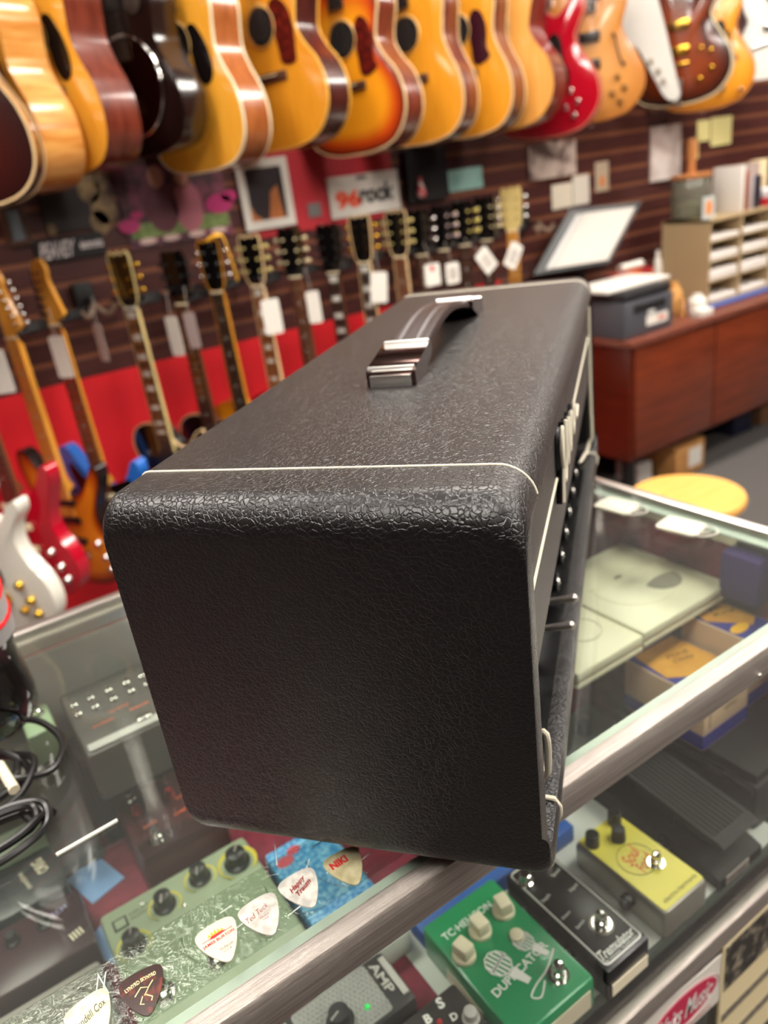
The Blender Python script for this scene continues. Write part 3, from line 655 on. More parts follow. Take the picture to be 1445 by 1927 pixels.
b.build('printed_scribble', ci, t)
t = pick('ivory guitar pick with a red and orange flame and red lettering', .049, .342, -.02, mat('ivory celluloid', '#ddceb6', .35))
text('lettering', 'JAMES BURTON', red_ink, t, TR(-.0002, .0016, Z_, .03), width=.0200, height=.0028, bold=.02)
MB().box(-.0095, .0095, .0048, .0052, .0009, .0010).prism([(-.005, .0046), (-.002, .0040), (.002, .0044), (.006, .0050), (.002, .0068), (-.003, .0066)], .0009, .00102).build('printed_guitar', red_ink, t)
b = MB()
for x, hh in ((-.0045, .003), (-.0025, .0048), (-.0005, .0056), (.0015, .0044), (.0035, .003)): b.prism([(x - .0011, .0062), (x + .0011, .0062), (x + .0002, .0062 + hh * .75)], .0009, .00104)
b.build('printed_flame', mat('flame yellow', '#f2a81c', .5), t)
text('lettering', 'DUNLOP', ink, t, TR(.002, -.0055, Z_), width=.0080, height=.0016); text('lettering', 'U.S.A.', ink, t, TR(.002, -.0080, Z_), width=.0055, height=.0014)
rdk = mat('dark red ink', '#8a2420', .5)
t = pick('white pearl guitar pick with thin red script, next to the ivory one', .0765, .341, -.02, pearl)
text('lettering', 'Ted Tuck', rdk, t, TR(-.002, .004, Z_, .25), width=.016, height=.004, shear=.5); text('lettering', 'PRINT', rdk, t, TR(.001, -.001, Z_), width=.006, height=.0014); text('lettering', 'USA', rdk, t, TR(.001, -.003, Z_), width=.004, height=.0014)
t = pick('white pearl guitar pick with bold dark red signature', .1045, .342, -.04, pearl)
text('lettering', 'Happy\nTraum', rdk, t, TR(.0, .003, Z_, .45), width=.014, height=.009, shear=.5, bold=.03)
t = pick('olive pearl guitar pick with red lettering, under the amplifier edge', .135, .338, -.1, mat('olive pearl celluloid', '#a89f7a', .2, col2='#c4bc98', nscale=120, coat=.5))
text('lettering', 'NIKI', red_ink, t, TR(-.003, .006, Z_, .1), width=.012, height=.006, bold=.05)
rd = MB().cyl((-.017, .483, GZ + .0018), (.027, .486, GZ + .0018), .0014).build('reflection_rod', mat('white reflected line', '#e8e8dc', .2)); tag(rd, 'thin white rod on the glass by the cable, standing in for a reflected line', 'rod')  # added rod stands in for a bright line reflected in the glass

# ---- cola bottle
t = thing('soda_bottle', 'plastic cola bottle with silver and red label standing on the glass', 'bottle', (-.033, .690, GZ + .0003))
pr = [(.026, 0), (.039, .002), (.045, .012), (.0465, .028), (.045, .045), (.0425, .060), (.0425, .075), (.046, .084), (.0472, .090), (.0472, .155), (.042, .185), (.028, .215), (.015, .235), (.013, .250)]
MB().lathe(pr, seg=32).build('bottle_body', mat('dark cola liquid in plastic', '#0c0607', .08, coat=1), t)
MB().lathe([(.0475, .086), (.0479, .088), (.0479, .154), (.0475, .156)], seg=32).build('label', mat('silver label', '#a9a5a4', .35), t)
b = MB()
for z0_, am in ((.108, .006), (.132, .010)): b.tube([(.0478 * math.cos(q), .0478 * math.sin(q), z0_ + am * math.sin(q * 2)) for q in [math.radians(d_) for d_ in range(-170, 20, 12)]], .0028, 6, flat=.3)
b.build('label_swoosh', mat('bright red label print', '#e02028', .4), t)
MB().lathe([(.0155, .245), (.0155, .262), (.014, .264)], seg=24).build('cap', mat('black cap', '#151515', .4), t)
for q in range(5):
    a_ = q * 2 * PI / 5; MB().sph((.030 * math.cos(a_), .030 * math.sin(a_), .005), .012, (1, .8, .6)).build('base_lobe', MC['dark cola liquid in plastic'], t)

# ---- coiled cable
t = thing('coiled_cable', 'coiled black instrument cable lying on the glass by the bottle', 'cable', (-.045, .56, GZ))
def cpt(x, y, z): return Vector((x + .045, y - .56, z))
P_ = []
for i in range(5):                                   # elongated tight coil
    for k in range(12):
        q = k / 12 * 2 * PI; P_.append(cpt(-.056 + (.046 - i * .0035) * math.cos(q) + .001 * i, .522 + (.026 - i * .003) * math.sin(q) + .3 * (.046 - i * .0035) * math.cos(q) * .2, .004 + .0036 * ((i * 2 + k // 6) % 3) + .0012 * i))
P_ += [cpt(-.030, .540, .008), cpt(-.028, .560, .006), cpt(-.034, .590, .006), cpt(-.036, .610, .009)]
MB().tube(spline(P_, 4, False), .0030, 8).build('cord', mat('black rubber cable', '#1b1a1a', .35), t)
P_ = []
for i in range(3):
    for k in range(12):
        q = k / 12 * 2 * PI + .6; P_.append(cpt(-.050 + (.040 - i * .006) * math.cos(q), .590 + (.040 - i * .006) * math.sin(q) + i * .004, .004 + .004 * ((i + k // 5) % 3)))
MB().tube(spline(P_, 4, False), .0030, 8).build('cord', MC['black rubber cable'], t)
MB().tube(spline([cpt(-.09, .62, .004), cpt(-.060, .648, .010), cpt(-.030, .660, .012), cpt(-.002, .652, .010), cpt(.012, .626, .006), cpt(.013, .598, .005), cpt(-.001, .572, .007), cpt(-.022, .572, .012), cpt(-.038, .585, .013)], 6, False), .0030, 8).build('cord', MC['black rubber cable'], t)
MB().cyl(cpt(-.034, .598, .015), cpt(-.029, .560, .013), .0042, seg=16).build('cable_sleeve', cream, t, label='cream sleeve on the cable')

# ---- lower shelf
t = thing('sticker_card', 'white card with crimson oval and white script, stuck on the glass below the rail', 'sticker', Vector((at(1288, 1858, y=.2985).x, .2985, .7215)), 0, None, rot=(0, .08, 0))
MB().box(-.062, .062, 0, .0015, -.036, .034).build('card', white, t)
MB().prism(disc(.052, 40, 0, 0, .0225), -.0005, 0, 'y').build('crimson_oval', mat('crimson print', '#c01848', .45), t)
MB().tube([(x, -.0004, z) for x, z in disc(.056, 40, 0, 0, .026)], .0004, 4, True).build('oval_outline', mat('grey pink print', '#b89a9c', .5), t)
text('lettering', 'Waits Music', whiteink, t, TR(0, -.0006, 0, 0, PI / 2), width=.090, height=.026, shear=.35, bold=.012)
text('lettering', 'MUSICAL INSTRUMENTS', red_ink, t, TR(.004, -.0002, -.030, 0, PI / 2), width=.085, height=.0045)
bb = MB().box(.395, .508, .3165, .40, .541, .755, bev=.003).build('black_case', mat('black case leatherette', '#191716', .6)); tag(bb, 'black upright case behind the white sticker card on the lower shelf', 'case')
t = thing('vintage_magazine', 'aged cream magazine page with a black and white crowd photo, on the lower front glass', 'magazine', Vector((at(1363, 1762, y=.2975).x + .068, .2972, .7613 - .207)), 0, None)
MB().box(-.068, .072, 0, .003, 0, .207).build('page', mat('aged cream paper', '#e0cfa4', .7), t)
MB().box(-.064, .068, -.0006, 0, .137, .203).build('photo_print', mat('monochrome photo print', '#2c2824', .6, col2='#a89c88', nscale=60, contrast=(.5, .75), detail=4), t)
MB().box(-.064, .068, -.0006, 0, .088, .100).box(-.064, .068, -.0006, 0, .040, .052).build('dark_text_band', mat('monochrome text band', '#4a443c', .6, col2='#8c8270', nscale=200), t)
wb = MB().prism([(.42, .541), (.54, .541), (.50, .60), (.44, .585)], .42, .46, 'y').build('wood_block', mat('reddish brown wood', '#7c4a24', .5)); tag(wb, 'reddish brown wooden piece on the dark lower shelf', 'wood block')

# ================================================================== GUITARS
amber = mat('amber spruce top', '#eda028', .22, col2='#f4b040', nscale=18, nstretch=(14, 14, .4), coat=.5)
paleamber = mat('pale amber top', '#dc9440', .25, col2='#e6a858', nscale=14, nstretch=(10, 10, .4), coat=.5)
mahog = mat('mahogany sides', '#5c2416', .25, col2='#703020', nscale=10, nstretch=(4, 4, 1), coat=.6)
rosew = mat('dark rosewood sides', '#35130f', .25, col2='#4a1d17', nscale=10, nstretch=(4, 4, 1), coat=.6)
brownw = mat('warm brown sides', '#8a4a22', .25, col2='#a05c2c', nscale=12, nstretch=(4, 4, 1), coat=.6)
flame = mat('flamed maple sides', '#c07a34', .22, col2='#dca056', nscale=9, nstretch=(1, 1, 7), coat=.7)
bindc = mat('cream binding', '#d9b98a', .3); bindw = mat('ivory binding', '#e4d4b0', .3)
tort = mat('tortoiseshell guard', '#3c0e0e', .2, col2='#6c1c14', nscale=50, coat=.5)
blkg = mat('black pickguard', '#120c0c', .25); fretb = mat('rosewood fingerboard', '#3c2218', .45); ebony = mat('ebony fingerboard', '#1c1614', .4)
mapl = mat('amber maple neck', '#d08c2e', .3, col2='#dc9c40', nscale=12, nstretch=(6, 6, .4), coat=.4); mahn = mat('mahogany neck', '#6c3a20', .35)
strg = mat('string metal', '#b8b0a4', .3, 1); inl = mat('pearl inlay', '#d8d6cc', .25)
def mirror(h): return [(x, z) for x, z in h] + [(-x, z) for x, z in reversed(h[1:-1])]
DREAD = mirror([(0, 0), (.075, .003), (.145, .022), (.188, .070), (.199, .135), (.186, .200), (.158, .255), (.140, .305), (.143, .355), (.150, .405), (.138, .455), (.100, .487), (.05, .497), (0, .500)])
JUMBO = mirror([(0, 0), (.085, .004), (.160, .030), (.205, .090), (.212, .155), (.190, .220), (.150, .270), (.128, .315), (.136, .365), (.148, .415), (.134, .465), (.095, .498), (.045, .508), (0, .510)])
ARCHT = mirror([(0, 0), (.08, .004), (.155, .028), (.205, .090), (.208, .160), (.178, .225), (.140, .280), (.124, .325), (.138, .375), (.146, .420), (.128, .462), (.092, .470), (.060, .448), (.036, .418), (0, .412)])
FLOR = [(0, 0), (.08, .004), (.155, .028), (.205, .090), (.208, .160), (.178, .225), (.140, .280), (.124, .325), (.142, .370), (.158, .410), (.150, .450), (.120, .455), (.085, .42), (.040, .405), (-.04, .49), (-.095, .500), (-.140, .465), (-.150, .415), (-.138, .365), (-.126, .325), (-.140, .280), (-.178, .225), (-.208, .160), (-.205, .090), (-.155, .028), (-.08, .004)]
STRAT = [(0, 0), (.07, .004), (.130, .030), (.158, .085), (.150, .145), (.118, .200), (.112, .250), (.135, .310), (.160, .365), (.158, .400), (.135, .402), (.100, .350), (.050, .312), (0, .315), (-.040, .330), (-.075, .395), (-.105, .445), (-.140, .450), (-.150, .400), (-.135, .330), (-.118, .270), (-.120, .210), (-.150, .140), (-.155, .080), (-.125, .028), (-.065, .004)]
LESP = [(0, 0), (.075, .004), (.135, .028), (.166, .085), (.160, .150), (.125, .210), (.108, .260), (.120, .310), (.150, .350), (.150, .380), (.120, .370), (.080, .325), (.035, .335), (0, .385), (-.06, .405), (-.115, .385), (-.138, .335), (-.128, .285), (-.110, .250), (-.125, .205), (-.160, .150), (-.166, .085), (-.135, .028), (-.075, .004)]
VEE = [(0, .16), (.10, -.02), (.150, -.06), (.175, -.045), (.165, .02), (.055, .42), (0, .44), (-.055, .42), (-.165, .02), (-.175, -.045), (-.150, -.06), (-.10, -.02)]
def outline(pts, n=4): return [(p.x, p.y) for p in spline([(x, z, 0) for x, z in pts], n)]
def offset(o, d):
    n = len(o); out = []
    for i in range(n):
        a, b_ = Vector(o[i - 1]), Vector(o[(i + 1) % n]); t = b_ - a
        if t.length < 1e-9: out.append(o[i]); continue
        nrm = Vector((t.y, -t.x)).normalized(); out.append((o[i][0] + nrm.x * d, o[i][1] + nrm.y * d))
    return out
def face_mesh(o, y, dome, centre, mtl, name, par):
    """front of a body: rings from the outline to its middle, gently domed, with the 'burst' attribute"""
    cx, cz = centre; rings = []; ks = [1, .93, .82, .68, .5, .28]; b = bmesh.new(); vals = []
    for k in ks:
        rings.append([b.verts.new((cx + (p[0] - cx) * k, y - dome * (1 - k ** 3), cz + (p[1] - cz) * k)) for p in o]); vals += [1 - k] * len(o)
    c = b.verts.new((cx, y - dome, cz)); vals.append(1)
    n = len(o)
    for r0, r1 in zip(rings, rings[1:]):
        for i in range(n): b.faces.new((r0[i], r0[(i + 1) % n], r1[(i + 1) % n], r1[i]))
    for i in range(n): b.faces.new((rings[-1][i], rings[-1][(i + 1) % n], c))
    bmesh.ops.recalc_face_normals(b, faces=b.faces[:])
    me = bpy.data.meshes.new(name); b.to_mesh(me); b.free(); me.materials.append(mtl)
    for p in me.polygons: p.use_smooth = True
    at_ = me.attributes.new('burst', 'FLOAT', 'POINT')
    for i, v in enumerate(vals): at_.data[i].value = v
    ob = bpy.data.objects.new(name, me); COL.objects.link(ob); ob.parent = par; return ob
def ring_strip(o, y0, y1, grow, name, m_, par):
    """binding: a thin band round the edge between depths y0 and y1"""
    oo = offset(o, grow); oi = offset(o, -.0035); b = bmesh.new(); n = len(o)
    R_ = [[b.verts.new((p[0], y, p[1])) for p in q] for q, y in ((oi, y0), (oo, y0), (oo, y1), (oi, y1))]
    for a in range(4):
        r0, r1 = R_[a], R_[(a + 1) % 4]
        for i in range(n): b.faces.new((r0[i], r0[(i + 1) % n], r1[(i + 1) % n], r1[i]))
    bmesh.ops.recalc_face_normals(b, faces=b.faces[:])
    me = bpy.data.meshes.new(name); b.to_mesh(me); b.free(); me.materials.append(m_)
    for p in me.polygons: p.use_smooth = True
    me.set_sharp_from_angle(angle=math.radians(38))
    ob = bpy.data.objects.new(name, me); COL.objects.link(ob); ob.parent = par; return ob
def neck_parts(t, y, z0, znut, neckm, fbm, headm, hstyle, pegm, wid=.043, inlay='dot', nbind=None, peg='both', nutm=None, tags=0):
    """neck, fingerboard, frets, inlays, nut, headstock and tuners; z0 body joint, znut the nut; y is the front of the fingerboard"""
    wl = wid * 1.25
    MB().prism([(y + .006, z0 - .02), (y + .006, znut), (y + .019, znut - .02), (y + .024, z0 + .03), (y + .040, z0 - .0)], -wid * .46, wid * .46, 'x').build('neck', neckm, t)
    zb = z0 - .09 if z0 > .3 else z0
    b = MB(); b.prism([(-wl / 2, zb), (wl / 2, zb), (wid / 2, znut), (-wid / 2, znut)], y, y + .007, 'y').build('fingerboard', fbm, t)
    L_ = (znut - zb) * 1.34; b = MB()
    for i in range(1, 21):
        z = znut - L_ * (1 - 2 ** (-i / 12))
        if z > zb: w_ = wid / 2 + (wl - wid) / 2 * (znut - z) / (znut - zb); b.box(-w_, w_, y - .0012, y, z - .0012, z + .0012)
    b.box(-.0008, .0008, y - .0003, y + .001, zb + .002, znut - .002); b.build('frets', chrome, t)
    for i in (1, 3, 5, 7, 9, 12, 15, 17) if inlay != 'dot' else (3, 5, 7, 9, 12, 15):
        z = znut - L_ * (1 - 2 ** (-(i - .5) / 12))
        if z < zb: continue
        hh = L_ * (2 ** (-(i - 1) / 12) - 2 ** (-i / 12)) * .30
        b = MB()
        if inlay == 'dot': b.prism(disc(.0035, 10, 0, z), y - .0008, y, 'y')
        elif inlay == 'block': b.box(-wid * .36, wid * .36, y - .0008, y, z - hh, z + hh)
        else: b.prism([(-wid * .34, z - hh), (wid * .34, z - hh), (wid * .26, z + hh), (-wid * .26, z + hh)], y - .0008, y, 'y')
        b.build('inlay', inl, t)
    MB().box(-wid / 2 - .0005, wid / 2 + .0005, y - .002, y + .007, znut, znut + .006).build('nut', nutm or bindw, t)
    if nbind:
        for sg in (-1, 1): MB().prism([(sg * wl / 2, zb), (sg * (wl / 2 + .003), zb), (sg * (wid / 2 + .003), znut), (sg * wid / 2, znut)], y, y + .012, 'y').build('neck_binding', nbind, t)
    zn = znut + .006
    if hstyle == 'strat':
        hp_ = [(-.021, zn), (.021, zn), (.034, zn + .022), (.040, zn + .020), (.045, zn + .034), (.022, zn + .120), (.026, zn + .150), (.016, zn + .178), (-.006, zn + .182), (-.022, zn + .165), (-.026, zn + .130), (-.022, zn + .04)]
        pg = [(-.026 + .002 * i, zn + .030 + .023 * i, -1) for i in range(6)] if peg != 'right' else [(.045 - .004 * i, zn + .034 + .022 * i, 1) for i in range(6)]
    elif hstyle == 'open':
        hp_ = [(-.021, zn), (.021, zn), (.038, zn + .035), (.043, zn + .140), (.022, zn + .150), (0, zn + .138), (-.022, zn + .150), (-.043, zn + .140), (-.038, zn + .035)]; pg = None
    else:
        hp_ = [(-.021, zn), (.021, zn), (.036, zn + .030), (.041, zn + .135), (.030, zn + .158), (.012, zn + .150), (0, zn + .158), (-.012, zn + .150), (-.030, zn + .158), (-.041, zn + .135), (-.036, zn + .030)]; pg = None
    hd_ = MB().prism(outline(hp_, 3), y + .004, y + .018, 'y').build('headstock', headm, t)
    if nbind and hstyle == 'lp': ring_strip(outline(hp_, 3), y + .003, y + .007, .0008, 'headstock_binding', nbind, hd_)
    if pg is None: pg = [(sg * .036, zn + .045 + .036 * i, sg) for sg in (-1, 1) for i in range(3)]
    for x, z, sg in pg:
        MB().cyl((x - sg * .012, y + .006, z), (x - sg * .012, y - .006, z), .0042, .0035, seg=10).cyl((x, y + .012, z), (x + sg * .013, y + .012, z), .003, seg=8).sph((x + sg * .019, y + .012, z), .0085, (1, .6, .9), 10).build('tuning_peg', pegm, t)
    b = MB()
    for i in range(6):
        x = (i - 2.5) / 5
        b.tube([(x * wid * .82, y - .002, zn), (x * .052, y - .006, zb - .12 if zb > .15 else .1)], .0006, 4)
    b.build('strings', strg, t)

def hanger(t, y, z):
    a = t.rotation_euler.z; d = 2.65 - t.location.y
    MB().cyl((0, y + .03, z), (d * math.sin(a), d * math.cos(a), z), .006, seg=10).sph((d * math.sin(a) * .97, d * math.cos(a) * .97, z), .022, (1, 1, 1.3), 10).build('wall_hook', blackm, t)
def acoustic(name, label, cat, px, outl, T, topm, sidem, bind, guard=None, guard_m=None, yaw=-68, hole=True, extra=None, y0=2.42, dome=.004, znut=None, sc=1, backbind=True):
    p = at(px[0], px[1], y=y0)
    t = thing(name, label, cat, (p.x, y0, p.z), math.radians(yaw))
    o = [(x * sc, z * sc) for x, z in outline(outl)]; top_z = max(z for x, z in o)
    MB().prism(offset(o, -.001), -T / 2 + .001, T / 2, 'y').build('body', sidem, t)
    face_mesh(offset(o, -.002), -T / 2, dome, (0, top_z * .38), topm, 'top', t)
    if bind:
        ring_strip(o, -T / 2 - .001, -T / 2 + .006, .0012, 'binding', bind, t)
        if backbind: ring_strip(o, T / 2 - .005, T / 2 + .001, .0012, 'binding', bind, t)
    yf = -T / 2 - dome - .0006
    if hole:
        MB().prism(disc(.050, 32, 0, .335 * sc), yf - .0004, yf + .003, 'y').build('soundhole', mat('dark soundhole', '#120a08', .9), t)
        MB().tube([(x, yf - .0006, z) for x, z in disc(.056, 36, 0, .335 * sc)], .0032, 6, True, flat=.4).build('rosette', mat('rosette inlay', '#c8a060', .4), t)
        br = MB().box(-.075, .075, yf - .007, yf, .185 * sc, .212 * sc, bev=.003); br.build('bridge', darkwood, t)
        MB().box(-.038, .038, yf - .010, yf - .006, .203 * sc, .206 * sc).build('saddle', bindw, t)
    if guard:
        MB().prism(outline([(x * sc, z * sc) for x, z in guard], 4), yf - .0016, yf + .0005, 'y').build('pickguard', guard_m or blkg, t)
    if extra: extra(t, yf, sc)
    neck_parts(t, yf - .008, top_z, top_z + .36, mahn, ebony, blackp, 'lp', chrome)
    hanger(t, yf, top_z + .40)
    return t
DG = [(.040, .345), (.055, .372), (.085, .368), (.116, .310), (.122, .255), (.105, .225), (.074, .226), (.056, .260), (.052, .300)]
BG = [(.040, .375), (.075, .395), (.112, .365), (.124, .310), (.122, .255), (.115, .225), (.066, .228), (.056, .275)]
HG = [(.050, .345), (.070, .385), (.100, .375), (.118, .330), (.115, .270), (.125, .240), (.090, .222), (.062, .230), (.056, .275)]
G = 'acoustic_guitar'
acoustic(G, 'dark topped acoustic guitar with cream binding at the left edge of the upper row', 'acoustic guitar', (-62, 400), DREAD, .115, burst('dark mahogany top', '#240806', '#3a0e0a', '#4a140e'), rosew, bindc, y0=2.15, yaw=-22)
acoustic(G, 'amber topped acoustic guitar with flamed maple sides', 'acoustic guitar', (66, 368), DREAD, .120, amber, flame, None, DG, tort, sc=.96)
acoustic(G, 'amber topped acoustic guitar with black teardrop pickguard and plain reddish mahogany sides', 'acoustic guitar', (170, 330), DREAD, .115, amber, mahog, None, DG, blkg)
def reso(t, yf, sc):
    MB().lathe([(.128, 0), (.130, .004), (.122, .006), (.118, .003), (.06, .008), (.02, .010), (.004, .010)], TR(0, yf, .175, 0, PI / 2), 36).build('resonator_cover', mat('dark nickel', '#5a4a44', .18, 1), t)
    MB().tube([(.125 * math.cos(q / 36 * 2 * PI), yf - .005, .175 + .125 * math.sin(q / 36 * 2 * PI)) for q in range(36)], .004, 8, True).build('cover_rim', chrome, t)
    for i in range(12):
        a = i * PI / 6; MB().sph((.124 * math.cos(a), yf - .006, .175 + .124 * math.sin(a)), .004, seg=8).build('screw', chrome, t)
    for sg in (-1, 1): MB().lathe([(.026, 0), (.028, .003), (.022, .004), (.004, .005)], TR(sg * .075, yf, .365, 0, PI / 2), 20).build('sound_port', mat('brushed nickel mesh', '#8c847a', .4, 1), t)
acoustic('resonator_guitar', 'dark brown resonator guitar with round metal cover plate', 'resonator guitar', (302, 292), DREAD, .090, burst('black brown resonator top', '#0e0605', '#1c0d0a', '#241410'), mat('black brown sides', '#1e0f0c', .2, coat=.7), None, hole=False, extra=reso, yaw=-66, sc=.90)
acoustic(G, 'amber acoustic guitar with black pickguard and cream bound brown sides, right of the resonator guitar', 'acoustic guitar', (410, 322), DREAD, .115, amber, brownw, bindw, DG, blkg)
acoustic(G, 'deep amber acoustic guitar with red tortoiseshell pickguard and dark plum sides', 'acoustic guitar', (552, 280), JUMBO, .115, mat('deep amber top', '#d88a1e', .22, col2='#e69c2c', nscale=18, nstretch=(14, 14, .4), coat=.5), rosew, mat('amber binding', '#e0a848', .3), BG, tort)
acoustic(G, 'orange to red sunburst acoustic guitar with dark pickguard', 'acoustic guitar', (690, 290), JUMBO, .110, burst('red sunburst top', '#3c0408', '#c84410', '#f09a1c', p=(.16, .36)), mahog, bindc, HG, tort)
acoustic(G, 'amber acoustic guitar with reddish sides, between the sunburst guitar and the maroon guarded guitar', 'acoustic guitar', (800, 272), DREAD, .110, MC['deep amber top'], mahog, bindc, None, None)
acoustic(G, 'amber acoustic guitar with large maroon scalloped pickguard', 'acoustic guitar', (888, 259), DREAD, .110, MC['deep amber top'], mahog, bindc, HG, mat('maroon guard', '#34101a', .25))
acoustic(G, 'plain pale amber topped guitar with thick brown sides, left of the red guitar', 'acoustic guitar', (958, 248), JUMBO, .120, paleamber, mahog, None)
# hollow body electrics
def hb(pk, knobs, pkm, guard=None, fh=True, tail=None, pks=((.285,), (.205,)), km=gold):
    def f(t, yf, sc):
        for z in (.300, .205):
            MB().box(-.042, .042, yf - .012, yf - .0, z - .018, z + .018, bev=.003).build('pickup', pkm, t)
        if fh:
            for sg in (-1, 1):
                pts = spline([(sg * .090, yf - .0008, .300), (sg * .098, yf - .0008, .285), (sg * .105, yf - .0008, .25), (sg * .115, yf - .0008, .215), (sg * .125, yf - .0008, .190), (sg * .132, yf - .0008, .182)], 4, False)
                MB().tube(pts, .0042, 6, flat=.3).sph((sg * .092, yf - .0005, .292), .007, (1, .2, 1), 10).sph((sg * .130, yf - .0005, .190), .007, (1, .2, 1), 10).build('f_hole', mat('dark slot', '#140a08', .9), t)
        MB().box(-.045, .045, yf - .014, yf, .150, .160, bev=.002).build('bridge', km, t)
        for x, z in knobs: MB().lathe([(.011, 0), (.011, .004), (.009, .006), (.0085, .014), (.007, .016)], TR(x, yf, z, 0, PI / 2), 16).build('control_knob', km, t)
        if guard: MB().prism(outline(guard, 4), yf - .010, yf - .007, 'y').build('pickguard', blkg, t)
        if tail: MB().prism([(-.012, 0), (.012, 0), (.020, .10), (-.020, .10)], yf - .010, yf - .004, 'y').build('tailpiece', tail, t)
        MB().sph((0, 0, -.006), .008, (1, 1, 1), 10).build('strap_button', chrome, t)
    return f
K4 = ((.105, .150), (.130, .110), (.085, .095), (.115, .065))
GG = [(.030, .320), (.055, .345), (.075, .320), (.085, .26), (.105, .205), (.098, .165), (.068, .170), (.045, .20)]
acoustic('hollow_body_guitar', 'cherry red hollow body electric guitar with black pickguard', 'electric guitar', (1030, 260), FLOR, .045, mat('cherry red finish', '#a80c20', .12, coat=1), mat('cherry red sides', '#6c0c16', .2, coat=.8), mat('pink binding', '#c86a58', .3), hole=False, extra=hb(0, K4, blackp, guard=GG, fh=False, km=chrome), dome=.012, yaw=-60)
acoustic('hollow_body_guitar', 'natural blond hollow body guitar with two black pickups and f shaped slot', 'electric guitar', (1112, 232), ARCHT, .060, burst('blond archtop top', '#b87434', '#d08e48', '#dc9c58'), mat('blond sides', '#b87838', .25, coat=.5), None, hole=False, extra=hb(0, K4, blackp, km=mat('amber knob', '#8a5a20', .3)), dome=.014, yaw=-50)
acoustic('hollow_body_guitar', 'brown sunburst hollow body guitar with gold pickups and gold knobs', 'electric guitar', (1278, 198), FLOR, .045, burst('tobacco sunburst top', '#180806', '#5c2410', '#8a3c18', p=(.2, .5)), rosew, bindw, hole=False, extra=hb(0, ((.085, .20), (.125, .185), (.130, .120), (.085, .085)), gold, fh=True, tail=steel), dome=.012, yaw=-64, y0=2.40)
acoustic('hollow_body_guitar', 'bright amber hollow body guitar with dark pickguard and chrome knobs, at the right end', 'electric guitar', (1322, 208), ARCHT, .060, burst('bright amber archtop top', '#b86a18', '#dc8c20', '#e89a2a', p=(.1, .3)), mat('amber sides', '#b06a24', .25, coat=.5), mat('caramel binding', '#c08040', .3), hole=False, extra=hb(0, ((.02, .14), (.10, .13), (.075, .075), (.15, .06)), gold, guard=GG, km=chrome), dome=.014, yaw=-46, y0=2.47)
acoustic('electric_guitar', 'white angular v shaped electric guitar between two hollow body guitars', 'electric guitar', (1196, 172), VEE, .040, mat('white gloss finish', '#d8d4cc', .2, coat=.6), mat('white gloss side', '#b4b4ba', .25), None, hole=False, dome=.001, yaw=-52, y0=2.44, extra=lambda t, yf, sc: [MB().lathe([(.010, 0), (.010, .012), (.008, .014)], TR(x, yf, z, 0, PI / 2), 14).build('control_knob', mat('aged knob', '#8c7c68', .4), t) for x, z in ((.06, .10), (.09, .06), (.11, .02))])
acoustic('electric_guitar', 'white electric guitar with chrome lever hanging at the right edge', 'electric guitar', (1440, 150), LESP, .040, mat('warm white finish', '#dcd8d0', .25, coat=.5), MC['white gloss side'], None, hole=False, dome=.003, yaw=-30, y0=2.42, extra=lambda t, yf, sc: (MB().cyl((-.09, yf - .012, .14), (.02, yf - .012, .16), .006).build('vibrato_arm', chrome, t), MB().box(-.04, .04, yf - .010, yf, .20, .235, bev=.003).build('pickup', chrome, t)))

